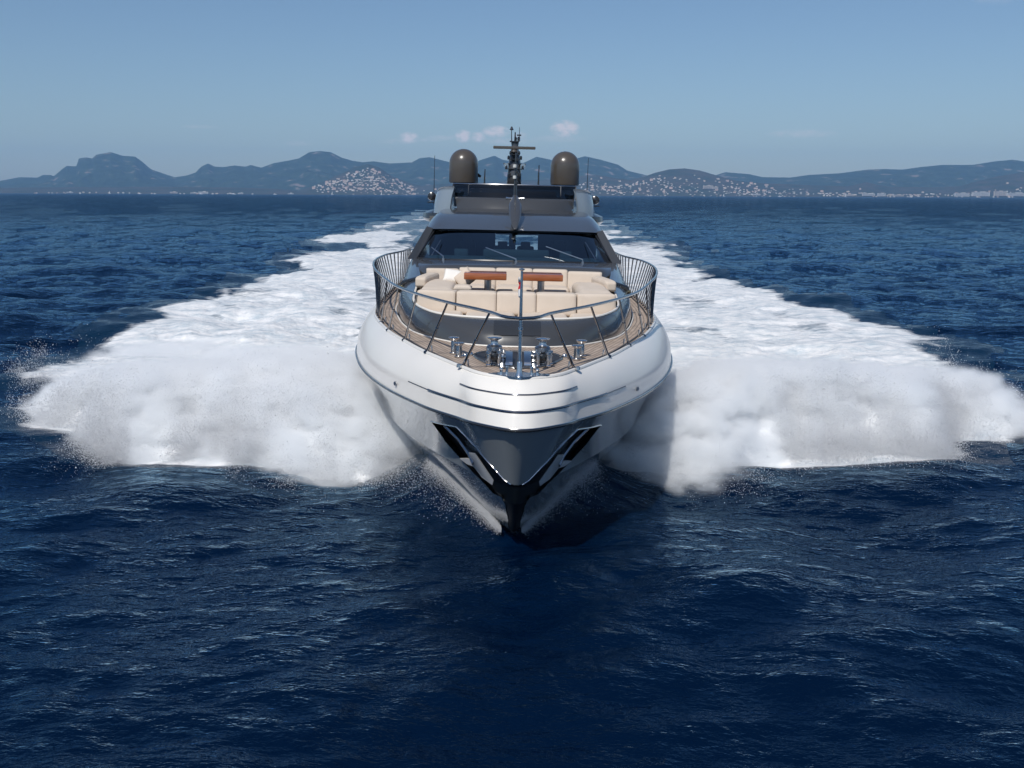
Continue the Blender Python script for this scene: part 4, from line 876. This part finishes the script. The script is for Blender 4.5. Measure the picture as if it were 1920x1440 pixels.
# ---- radar mast
mast = bpy.data.objects.new('radar_mast', None); COL.objects.link(mast); mast.parent = yacht
V = []; n = 20
for z, w, d, dy in ((6.35, .27, .40, 0), (6.9, .25, .36, .05), (7.3, .22, .30, .1), (7.6, .17, .22, .14), (7.78, .12, .15, .17), (7.92, .14, .16, .17), (7.96, .14, .16, .17)):
    for k in range(n): a = 2 * PI * k / n; V.append((w * math.copysign(abs(math.cos(a)) ** .7, math.cos(a)), 39.0 + dy + d * math.sin(a), z))
Y_mesh('column', V, grid_faces(7, n, True) + [tuple(range(n))[::-1], tuple(range(6 * n, 7 * n))], 'grey_paint', mast)
for z_, w_m in ((6.75, .22), (7.0, .34), (7.34, .26), (7.5, .18)):
    b = bmesh.new(); b_box(b, (0, 38.72, z_), (w_m * 2, .12, .03), .008, 1)
    for s in (1, -1): b_lathe(b, (s * w_m * .85, 38.70, z_ + .01), [(.035, 0), (.045, .04), (.035, .10), (.001, .12)], 10)
    Y_bm('lamp_bracket', b, 'dark_trim', mast)
b = bmesh.new(); b_box(b, (-.02, 38.72, 7.74), (1.50, .12, .10), .025, 3); b_lathe(b, (-.02, 38.78, 7.55), [(.10, 0), (.14, .05), (.12, .12), (.06, .15)], 16); Y_bm('radar_scanner', b, 'dome_paint', mast)
b = bmesh.new(); b_box(b, (-.02, 39.1, 7.97), (.34, .3, .04), .01); Y_bm('top_platform', b, 'dark_trim', mast)
for nm, pts, r in (('wind_sensor', [(-.12, 39.1, 7.98), (-.13, 39.1, 8.25), (-.13, 39.1, 8.42)], [.02, .015, .015]), ('aerial', [(0, 39.1, 7.98), (0, 39.1, 8.3)], [.035, .022]), ('aerial', [(.15, 39.15, 7.98), (.15, 39.15, 8.48)], [.015, .008])):
    tube(nm, pts, r, 'dark_trim', mast, 6)
b = bmesh.new(); b_lathe(b, (-.13, 39.1, 8.36), [(.01, 0), (.08, .02), (.05, .06), (.03, .12), (.01, .14)], 10); b_box(b, (.14, 39.15, 8.2), (.16, .04, .05), .01, 1); b_lathe(b, (.13, 39.1, 8.0), [(.05, 0), (.05, .12), (.02, .15)], 10); b_lathe(b, (.02, 39, 8.0), [(.04, 0), (.05, .10), (.01, .14)], 10); Y_bm('wind_vane', b, 'dark_trim', mast)
for s in (1, -1):
    b = bmesh.new(); b_lathe(b, (s * .30, 38.75, 7.12), [(.03, .25), (.035, .1), (.05, 0), (.085, -.06)], 14, 'y'); Y_bm('horn', b, 'steel', mast)
    b = bmesh.new(); b_box(b, (s * .22, 38.9, 7.18), (.36, .16, .05), .015); Y_bm('spreader', b, 'dome_paint', mast)
# ---- signal mast on the cabin roof
sm = bpy.data.objects.new('signal_mast', None); COL.objects.link(sm); sm.parent = yacht
sec = [(30.75, 5.14, .05, .03), (31.1, 5.30, .12, .09), (31.6, 5.52, .18, .15), (32.1, 5.74, .20, .18), (32.5, 5.92, .15, .16), (32.75, 6.02, .08, .09), (32.85, 6.12, .05, .05)]
V = []; n = 14
for y, z, w, h in sec:
    for k in range(n): a = 2 * PI * k / n; V.append((w * math.cos(a), y + h * .6 * math.sin(a), z + h * .8 * math.sin(a)))
b_ = Y_mesh('fairing', V, grid_faces(len(sec), n, True) + [tuple(range(n))[::-1], tuple(range((len(sec) - 1) * n, len(sec) * n))], 'grey_paint', sm)
b = bmesh.new(); b_box(b, (0, 32.4, 5.46), (.22, .9, .5), .06); Y_bm('foot', b, 'grey_paint', sm)
tube('pole', [(0, 32.85, 6.05), (0, 32.9, 6.6), (0, 32.95, 7.35)], [.055, .04, .028], 'dark_trim', sm, 8)
for k, z in enumerate((6.45, 6.62, 6.78, 6.95, 7.15)):
    b = bmesh.new(); b_lathe(b, (.03 * (-1) ** k, 32.86, z), [(.03, -.05), (.055, -.04), (.055, .04), (.03, .05)], 12); Y_bm('signal_lamp', b, 'lens' if k % 2 else 'dark_trim', sm)
b = bmesh.new(); b_lathe(b, (0, 32.55, 5.99), [(.05, -.28), (.03, -.2), (.025, 0), (.03, .2), (.05, .28)], 12, 'x'); b_box(b, (0, 32.6, 5.93), (.1, .2, .12), .02); Y_bm('horn', b, 'steel', sm)
# aerials beside the domes
for (x, y, z0, z1, r) in ((-2.95, 40.2, 5.7, 7.45, .016), (2.72, 40.2, 5.7, 7.5, .016), (-1.08, 39.9, 6.4, 7.0, .035), (.90, 39.9, 6.4, 7.2, .035), (-1.33, 39.9, 6.4, 6.85, .012)):
    tube('whip_aerial', [(x, y, z0), (x, y, (z0 + z1) / 2), (x + .01, y, z1)], [r, r * .8, r * .5], 'dark_trim', fly, 6)
b = bmesh.new(); plate(b, [(-1.32, 39.88, 6.85), (-1.20, 39.9, 6.76), (-1.24, 39.92, 6.68), (-1.32, 39.9, 6.72)], .01); Y_bm('burgee', b, 'dark_trim', fly)

# ---- bow rail
rail = bpy.data.objects.new('bow_rail', None); COL.objects.link(rail); rail.parent = yacht
RL = [(0, 16.55, 4.2), (.2, 16.68, 4.2), (.46, 17.3, 4.2), (1.24, 18.75, 4.2), (1.9, 20.2, 4.2), (2.4, 21.6, 4.2), (2.95, 23.8, 4.22), (3.45, 26.2, 4.24), (3.7, 28.0, 4.25), (3.85, 30.2, 4.25), (3.80, 32.2, 4.25), (3.55, 34, 4.25), (3.45, 37, 4.25)]
rlc = sym_curve(RL, 90); tube('handrail', [tuple(p) for p in both(rlc)], .027, 'rail_steel', rail, 10)
ST_ = [((.95, 17.87), (.50, 17.38)), ((1.67, 19.4), (1.26, 18.8)), ((2.22, 20.95), (1.92, 20.25)), ((2.70, 22.45), (2.42, 21.65)), ((3.0, 23.75), (2.80, 23.2))]
def rail_at(y): return float(np.interp(y, rlc[:, 1], rlc[:, 0])), float(np.interp(y, rlc[:, 1], rlc[:, 2]))
dk = hull_curve(0, np.linspace(0, 1, 400))
for s in (1, -1):
    for (bx, by), (tx, ty) in ST_:
        rx, rz = rail_at(ty); b = bmesh.new(); b_tube(b, [(s * bx, by, 3.21), (s * (bx * .5 + rx * .5), (by + ty) / 2, 3.70), (s * rx, ty, rz)], [.024, .021, .019], 8)
        b_lathe(b, (s * bx, by, 3.2), [(.06, 0), (.06, .03), (.03, .05)], 12); b_lathe(b, (s * (bx * .5 + rx * .5), (by + ty) / 2, 3.70), [(.02, -.02), (.032, -.01), (.032, .01), (.02, .02)], 8); Y_bm('stanchion', b, 'rail_steel', rail)
        b = bmesh.new(); b_tube(b, [(s * (bx - .10), by + .06, 3.2), (s * (bx - .085), by + .06, 3.33)], .014, 6)
        if by < 18: b_lathe(b, (s * (bx + .05), by - .08, 3.21), [(.05, 0), (.045, .05), (.01, .06)], 10)
        Y_bm('rail_foot', b, 'steel', rail)
    y = 24.6
    while y < 36.5:
        rx, rz = rail_at(y); dx = float(np.interp(y + .15, dk[:, 1], dk[:, 0])) - .08
        b = bmesh.new(); b_tube(b, [(s * dx, y + .15, 3.2), (s * rx, y, rz)], .019, 6); b_lathe(b, (s * dx, y + .15, 3.2), [(.04, 0), (.04, .02), (.02, .03)], 8); Y_bm('stanchion', b, 'rail_steel', rail); y += .47
# ---- jackstaff
js = bpy.data.objects.new('jackstaff', None); COL.objects.link(js); js.parent = yacht
b = bmesh.new(); b_tube(b, [(0, 16.85, 3.24), (0, 16.83, 4.2), (0, 16.82, 4.93)], [.030, .026, .018], 10); b_lathe(b, (0, 16.85, 3.24), [(.075, 0), (.06, .04), (.045, .10), (.042, .22), (.03, .24)], 16); b_lathe(b, (0, 16.82, 4.92), [(.02, 0), (.045, .02), (.045, .035), (.01, .045)], 12); b_lathe(b, (0, 16.84, 4.0), [(.03, -.03), (.04, -.02), (.04, .02), (.03, .03)], 12); Y_bm('pole', b, 'steel', js)
V = []; n = 14; mm_ = 7
for i in range(n):
    t = i / (n - 1)
    for j in range(mm_): u = j / (mm_ - 1); V.append((-.01 - .035 * math.sin(u * 5 + t * 6) * (1 - t * .3) - .012, 16.83 + u * .12, 4.83 - .30 * t - .06 * u))
f1 = Y_mesh('flag', V, grid_faces(n, mm_), 'flag_red', js); f1.data.materials.append(MAT['flag_white'])
for i, p in enumerate(f1.data.polygons): p.material_index = 1 if (i // (mm_ - 1)) in (0, 1, 2, 7, 8, 9, 10, 11, 12) else 0

# ---- loose pillows on the sofa (things of their own), placed with the yacht's heel
def on_yacht(o):
    o.matrix_world = yacht.matrix_basis @ Matrix.Translation((0, 0, 0)); return o
def pillow(x, y, z, w, h, th, rot, m, label):
    bm = bmesh.new(); bmesh.ops.create_grid(bm, x_segments=14, y_segments=14, size=1); n = 15
    top = [v for v in bm.verts]; geo = bmesh.ops.duplicate(bm, geom=bm.verts[:] + bm.edges[:] + bm.faces[:]); dv = [g for g in geo['geom'] if isinstance(g, bmesh.types.BMVert)]
    for vs_, sg in ((top, 1), (dv, -1)):
        for v in vs_:
            a, c = v.co.x, v.co.y; pin = 1 - .07 * (1 - abs(a * c)) * 0 ; q = (1 - a ** 4) * (1 - c ** 4)
            v.co = Vector((a * w / 2 * (1 - .08 * (1 - a * a) * 0 - .06 * (1 - c * c) * abs(a)), c * h / 2 * (1 - .06 * (1 - a * a) * abs(c)), sg * th / 2 * max(q, 0) ** .45))
    bmesh.ops.remove_doubles(bm, verts=bm.verts, dist=1e-4)
    o = obm('pillow', bm, MAT[m], None, True)
    o.matrix_world = Matrix.Translation(yacht.location) @ yacht.rotation_euler.to_matrix().to_4x4() @ Matrix.Translation((x, y - YR, z)) @ rot.to_4x4()
    tag(o, label, 'pillow', 'loose pillows on the bow sofa')
RX = Matrix.Rotation
pillow(-1.50, 25.7, 4.13, .48, .40, .18, RX(.15, 3, 'Y') @ RX(.75, 3, 'X'), 'pillow_white', 'white pillow lying beside the left mahogany table on the beige sofa')
pillow(-1.22, 25.5, 4.10, .46, .44, .18, RX(-.7, 3, 'Y') @ RX(1.0, 3, 'X'), 'cushion', 'beige pillow slumped under the left end of the left mahogany table')
pillow(-1.20, 23.9, 4.02, .42, .30, .14, RX(.1, 3, 'X'), 'cushion', 'small flat beige pillow behind the bow bench, lowest of the three pillows')

# ------------------------------------------------------------------ bow spray: a dense white body of thrown water with a cloud of droplets round it
FL = [(0, 19.6), (1.2, 20.5), (1.8, 21.5), (2.5, 22.3), (3.4, 22.5), (4.7, 22.4), (5.6, 22.9), (6.6, 23.5), (9.2, 23.6), (10.2, 24.6), (11.3, 26.4), (12.6, 27.6), (13.8, 28.6), (14.0, 31.0), (15.4, 33.5), (17.2, 36), (18, 40)]
FR = [(0, 19.6), (1.2, 20.5), (1.8, 21.5), (2.5, 22.3), (3.4, 22.3), (4.3, 22.2), (5.2, 22.6), (6.2, 23.4), (8.2, 23.5), (10.2, 23.9), (10.7, 25.2), (11.2, 26.0), (13.2, 26.0), (14.2, 28), (14.8, 33), (15.8, 37), (17, 42)]
hk = hull_curve(3, np.linspace(0, 1, 300)); hk2 = hull_curve(4, np.linspace(0, 1, 300))
def spray_h(x, y, s, seed, detail=True):
    ax = np.abs(x); yw = y + (fbm(ax * .55 + seed * 5, y * 0 + seed, 4, seed) - .5) * 1.7 + (fbm(ax * 2.2, y * 1.1, 3, seed + 3) - .5) * .5
    tab = FL if s < 0 else FR; wt = WL if s < 0 else WR
    ef = (yw - interp(ax, tab)) * .8; eo = interp(np.maximum(y, 26.0), wt) + .2 + (y < 26) * 1.5 * (26 - y) - ax + (fbm(ax * .5, y * .6, 4, seed + 7) - .5) * 2.6
    hx = np.interp(y, hk[:, 1], hk[:, 0]) * .5 + np.interp(y, hk2[:, 1], hk2[:, 0]) * .5
    ei = ax - hx
    e = np.minimum(ef, eo)
    Hm = 1.75 * np.interp(y, [19, 20.5, 22.5, 25, 29, 34, 40, 50], [.40, .62, .92, 1.02, .84, .44, .16, .0])
    Hm = Hm * np.interp(ax, [1.0, 2.2, 4, 6.5, 10, 14, 18], [.75, .65, .85, 1.0, .85, .55, .35])
    Hm = Hm * (.55 + .45 * sstep(-.3, 1.2, ei) + 0 * ei)
    big = .62 + .75 * fbm(x * .38 + seed, y * .28, 4, seed + 11)
    st = sstep(0, 1, np.clip(e / 1.3, 0, 1)) ** .6
    h = Hm * big * st
    if detail: h = h * (1 + .0 * h) + (fbm(x * 1.6, y * 1.0, 5, seed + 15, .58) - .5) * .45 * st * np.minimum(1, Hm)
    return h, e, ei
msp = mat('spray_white', (.90, .91, .92), .9, spec=.1)
L = msp.node_tree.links; B = bsdf(msp); gg = nd(msp, 'ShaderNodeNewGeometry')
n1_ = nd(msp, 'ShaderNodeTexNoise', Scale=2.2, Detail=8., Roughness=.68); L.new(gg.outputs['Position'], n1_.inputs['Vector'])
bp = nd(msp, 'ShaderNodeBump', Strength=.75, Distance=.22); L.new(n1_.outputs['Fac'], bp.inputs['Height']); L.new(bp.outputs[0], B.inputs['Normal'])
md = bpy.data.materials.new('droplet'); md.use_nodes = True; MAT['droplet'] = md
B = bsdf(md); B.inputs['Base Color'].default_value = (.92, .93, .95, 1); B.inputs['Roughness'].default_value = .6
t_ = nd(md, 'ShaderNodeBsdfTranslucent'); t_.inputs[0].default_value = (.92, .93, .95, 1); x_ = nd(md, 'ShaderNodeMixShader'); x_.inputs[0].default_value = .45; md.node_tree.links.new(B.outputs[0], x_.inputs[1]); md.node_tree.links.new(t_.outputs[0], x_.inputs[2]); md.node_tree.links.new(x_.outputs[0], md.node_tree.nodes['Material Output'].inputs[0])
mfog = bpy.data.materials.new('spray_mist'); mfog.use_nodes = True; n_ = mfog.node_tree; n_.nodes.clear()
o_ = n_.nodes.new('ShaderNodeOutputMaterial'); pv = n_.nodes.new('ShaderNodeVolumePrincipled'); pv.inputs['Color'].default_value = (.985, .992, .998, 1); pv.inputs['Density'].default_value = 5.0; pv.inputs['Anisotropy'].default_value = .0
gp = n_.nodes.new('ShaderNodeNewGeometry'); no_ = n_.nodes.new('ShaderNodeTexNoise'); no_.inputs['Scale'].default_value = 1.5; no_.inputs['Detail'].default_value = 6; no_.inputs['Roughness'].default_value = .6; mpf = n_.nodes.new('ShaderNodeMapping'); mpf.inputs['Scale'].default_value = (.75, 1.1, 1.3); n_.links.new(gp.outputs['Position'], mpf.inputs[0]); n_.links.new(mpf.outputs[0], no_.inputs['Vector'])
mr_ = n_.nodes.new('ShaderNodeMapRange'); mr_.inputs[1].default_value = .42; mr_.inputs[2].default_value = .60; mr_.inputs[3].default_value = .4; mr_.inputs[4].default_value = 16.0; n_.links.new(no_.outputs['Fac'], mr_.inputs[0]); sy_ = n_.nodes.new('ShaderNodeSeparateXYZ'); n_.links.new(gp.outputs['Position'], sy_.inputs[0]); my_ = n_.nodes.new('ShaderNodeMapRange'); my_.inputs[1].default_value = 25; my_.inputs[2].default_value = 47; my_.inputs[3].default_value = 1; my_.inputs[4].default_value = .0; n_.links.new(sy_.outputs[1], my_.inputs[0]); mm2 = n_.nodes.new('ShaderNodeMath'); mm2.operation = 'MULTIPLY'; n_.links.new(mr_.outputs[0], mm2.inputs[0]); n_.links.new(my_.outputs[0], mm2.inputs[1]); n_.links.new(mm2.outputs[0], pv.inputs['Density'])
n_.links.new(pv.outputs[0], o_.inputs['Volume'])
def spray(s, seed):
    xs = np.arange(1.0, 19.2, .05) * s; ys = np.arange(18.8, 50, .06); Xg, Yg = np.meshgrid(xs, ys, indexing='xy')
    h, e, ei = spray_h(Xg, Yg, s, seed)
    ok = (e > .02) & (ei > -.35) & (h > .3)
    V = np.stack([Xg, Yg, h * .82 - .42 - .06 * np.clip(Yg - 28, 0, 9)], -1).reshape(-1, 3); i = np.arange(Xg.size).reshape(Xg.shape)
    Q = np.stack([i[:-1, :-1], i[:-1, 1:], i[1:, 1:], i[1:, :-1]], -1).reshape(-1, 4)
    if s < 0: Q = Q[:, ::-1]
    Q = Q[ok.reshape(-1)[Q].all(1)]; u, iv = np.unique(Q, return_inverse=True)
    V = V[u]
    o = fast_mesh('bow_spray', V, iv.reshape(Q.shape), msp)
    tag(o, 'white spray thrown out to the %s of the yacht bow' % ('left' if s < 0 else 'right'), 'spray', kind='stuff')
    # droplets: each a tiny tetrahedron
    r = np.random.default_rng(seed + 50); n = 2600000
    x = r.uniform(.9, 19.5, n) * s; y = np.where(r.random(n) < .5, 19 + 26 * r.random(n) ** 1.25, np.interp(np.abs(x), [q[0] for q in (FL if s < 0 else FR)], [q[1] for q in (FL if s < 0 else FR)]) + r.normal(.5, .7, n))
    xj = x + r.normal(0, .18, n); yj = y + r.normal(0, .18, n)
    h, e, ei = spray_h(xj, yj, s, seed)
    pr = (np.exp(-np.clip(-e, 0, 9) / .30) * (e > -2) * sstep(.42, .62, fbm(x * .7, y * .7, 3, seed + 60)) * (.12 + .88 * np.exp(-np.clip(e, 0, 9) / .9))) * (ei > .0) * np.interp(y, [19, 26, 31, 36, 45], [1, .8, .35, .06, .02]) * np.interp(np.abs(x), [1, 2.5, 4], [.25, .5, 1])
    keep = r.random(n) < pr * .55; x, y, h, e = x[keep], y[keep], h[keep], e[keep]; m_ = len(x)
    tail = np.interp(y, [19, 22, 27, 45], [.13, .2, .16, .08]) * (.5 + fbm(x * .9, y * .9, 2, seed + 21))
    z = np.where(e > 0, np.maximum(h - .1, 0) + r.exponential(1, m_) * tail - .03, r.random(m_) ** 1.6 * (.15 + 1.0 * np.exp(e / .5)) * .9)
    size = np.exp(r.normal(math.log(.0040), .35, m_)) * np.interp(y, [19, 24, 45], [.85, 1.1, 1.9])
    T = np.array([(1, 1, 1), (1, -1, -1), (-1, 1, -1), (-1, -1, 1)], float)
    q = r.normal(size=(m_, 3)); q /= np.linalg.norm(q, axis=1)[:, None]; a2_ = r.normal(size=(m_, 3)); b2_ = np.cross(q, a2_); b2_ /= np.linalg.norm(b2_, axis=1)[:, None]; c2_ = np.cross(q, b2_)
    R_ = np.stack([q, b2_, c2_], 1); P = np.einsum('kj,njl->nkl', T, R_) * size[:, None, None] + np.stack([x, y, z], 1)[:, None, :]
    k = np.arange(m_)[:, None, None] * 4; F_ = np.array([(0, 1, 2), (0, 3, 1), (0, 2, 3), (1, 3, 2)])[None]
    Fq = (F_ + k).reshape(-1, 3)
    o2 = fast_mesh('spray_droplets', P.reshape(-1, 3), Fq, md, None, False, 3)
    tag(o2, 'fine mist of droplets over the spray on the %s of the bow' % ('left' if s < 0 else 'right'), 'mist', kind='stuff'); print('droplets', m_)
    # soft fog body
    dx_ = .14; xs = np.arange(.8, 19.6, dx_) * s; ys = np.arange(18.4, 56, dx_); Xg, Yg = np.meshgrid(xs, ys, indexing='xy')
    h, e, ei = spray_h(Xg, Yg, s, seed)
    Yn_ = Yg + (fbm(Xg * .22, Yg * .12, 4, seed + 44) - .45) * 36 * sstep(26, 34, Yg); top = np.maximum(h, 0) * np.interp(Yn_, [34, 50], [1, 0]) + (.22 + .35 * fbm(Xg * 1.1, Yg * .8, 4, seed + 40)) * np.interp(Yn_, [19, 28, 42], [1, .85, 0]) - .02 * np.clip(Yn_ - 38, 0, 40) - .9 * np.clip(.1 - e, 0, 9); ok = (top > .0) & (ei > -.1)
    nv = Xg.size; i = np.arange(nv).reshape(Xg.shape); Q = np.stack([i[:-1, :-1], i[:-1, 1:], i[1:, 1:], i[1:, :-1]], -1).reshape(-1, 4)
    if s < 0: Q = Q[:, ::-1]
    Q = Q[ok.reshape(-1)[Q].all(1)]
    Vt = np.stack([Xg, Yg, np.maximum(top, .02)], -1).reshape(-1, 3); Vb = np.stack([Xg, Yg, np.minimum(np.interp(np.abs(Xg), [1, 2, 3.6], [.75, .45, -.5]), np.maximum(top, .02) - .02)], -1).reshape(-1, 3)
    E = np.concatenate([Q[:, [0, 1]], Q[:, [1, 2]], Q[:, [2, 3]], Q[:, [3, 0]]]); key = np.sort(E, 1); kk, first, cnt = np.unique(key[:, 0].astype(np.int64) * nv + key[:, 1], return_index=True, return_counts=True)
    bd = E[first[cnt == 1]]; side = np.stack([bd[:, 1], bd[:, 0], bd[:, 0] + nv, bd[:, 1] + nv], -1)
    allq = np.concatenate([Q, Q[:, ::-1] + nv, side]); Va = np.concatenate([Vt, Vb]); u, iv = np.unique(allq, return_inverse=True)
    fo = fast_mesh('spray_mist', Va[u], iv.reshape(allq.shape), None)
    vo = bpy.data.volumes.new('spray_mist'); ov = bpy.data.objects.new('spray_mist', vo); COL.objects.link(ov)
    mo = ov.modifiers.new('m', 'MESH_TO_VOLUME'); mo.object = fo; mo.density = 1.0; mo.resolution_mode = 'VOXEL_SIZE'; mo.voxel_size = .09; mo.interior_band_width = .6
    vo.materials.append(mfog); fo.hide_render = True; fo['kind'] = 'helper'
    tag(ov, 'soft white mist over the spray thrown to the %s of the bow' % ('left' if s < 0 else 'right'), 'mist', kind='stuff')
spray(-1, 1); spray(1, 2)
# thin sheets of water climbing the stem
def stem_sheet(s, seed):
    r = np.random.default_rng(seed); n = 80000
    t = r.random(n) ** .8; yy = 18.6 + 2.4 * t; x0 = np.interp(yy, [18.5, 19.3, 20.2, 21.2], [.10, .55, 1.15, 1.6]); z0 = np.interp(yy, [18.5, 19.3, 20.2, 21.2], [.12, .42, .85, 1.05])
    w = r.exponential(1, n) * (.02 + .07 * t); x = x0 + w * .8 + .02; z = np.maximum(z0 - w * (.4 + r.random(n)) * 1.0, 0) + r.normal(0, .02, n)
    size = np.exp(r.normal(math.log(.0030), .30, n)); T = np.array([(1, 1, 1), (1, -1, -1), (-1, 1, -1), (-1, -1, 1)], float)
    P = T[None] * size[:, None, None] + np.stack([s * x, yy + r.normal(0, .06, n) - .1, z], 1)[:, None, :]
    F_ = (np.array([(0, 1, 2), (0, 3, 1), (0, 2, 3), (1, 3, 2)])[None] + np.arange(n)[:, None, None] * 4).reshape(-1, 3)
    o = fast_mesh('stem_spray', P.reshape(-1, 3), F_, md, None, False, 3); tag(o, 'thin white water sheet climbing the %s side of the stem' % ('left' if s < 0 else 'right'), 'spray', kind='stuff')
stem_sheet(-1, 5); stem_sheet(1, 6)

# ------------------------------------------------------------------ haze over the bay
bm = bmesh.new(); bmesh.ops.create_cube(bm, size=1); hz = obm('haze', bm); hz.scale = (32000, 30000, 640); hz.location = (0, 1000, 640 / 2 - 4)
mh = bpy.data.materials.new('haze_air'); mh.use_nodes = True; n_ = mh.node_tree; n_.nodes.clear()
o_ = n_.nodes.new('ShaderNodeOutputMaterial'); pv = n_.nodes.new('ShaderNodeVolumePrincipled'); pv.inputs['Color'].default_value = (.33, .61, 1.0, 1); pv.inputs['Density'].default_value = 5.0e-5; pv.inputs['Anisotropy'].default_value = .0
n_.links.new(pv.outputs[0], o_.inputs['Volume']); hz.data.materials.append(mh); tag(hz, 'thin blue sea haze over the whole bay', 'haze', kind='stuff')
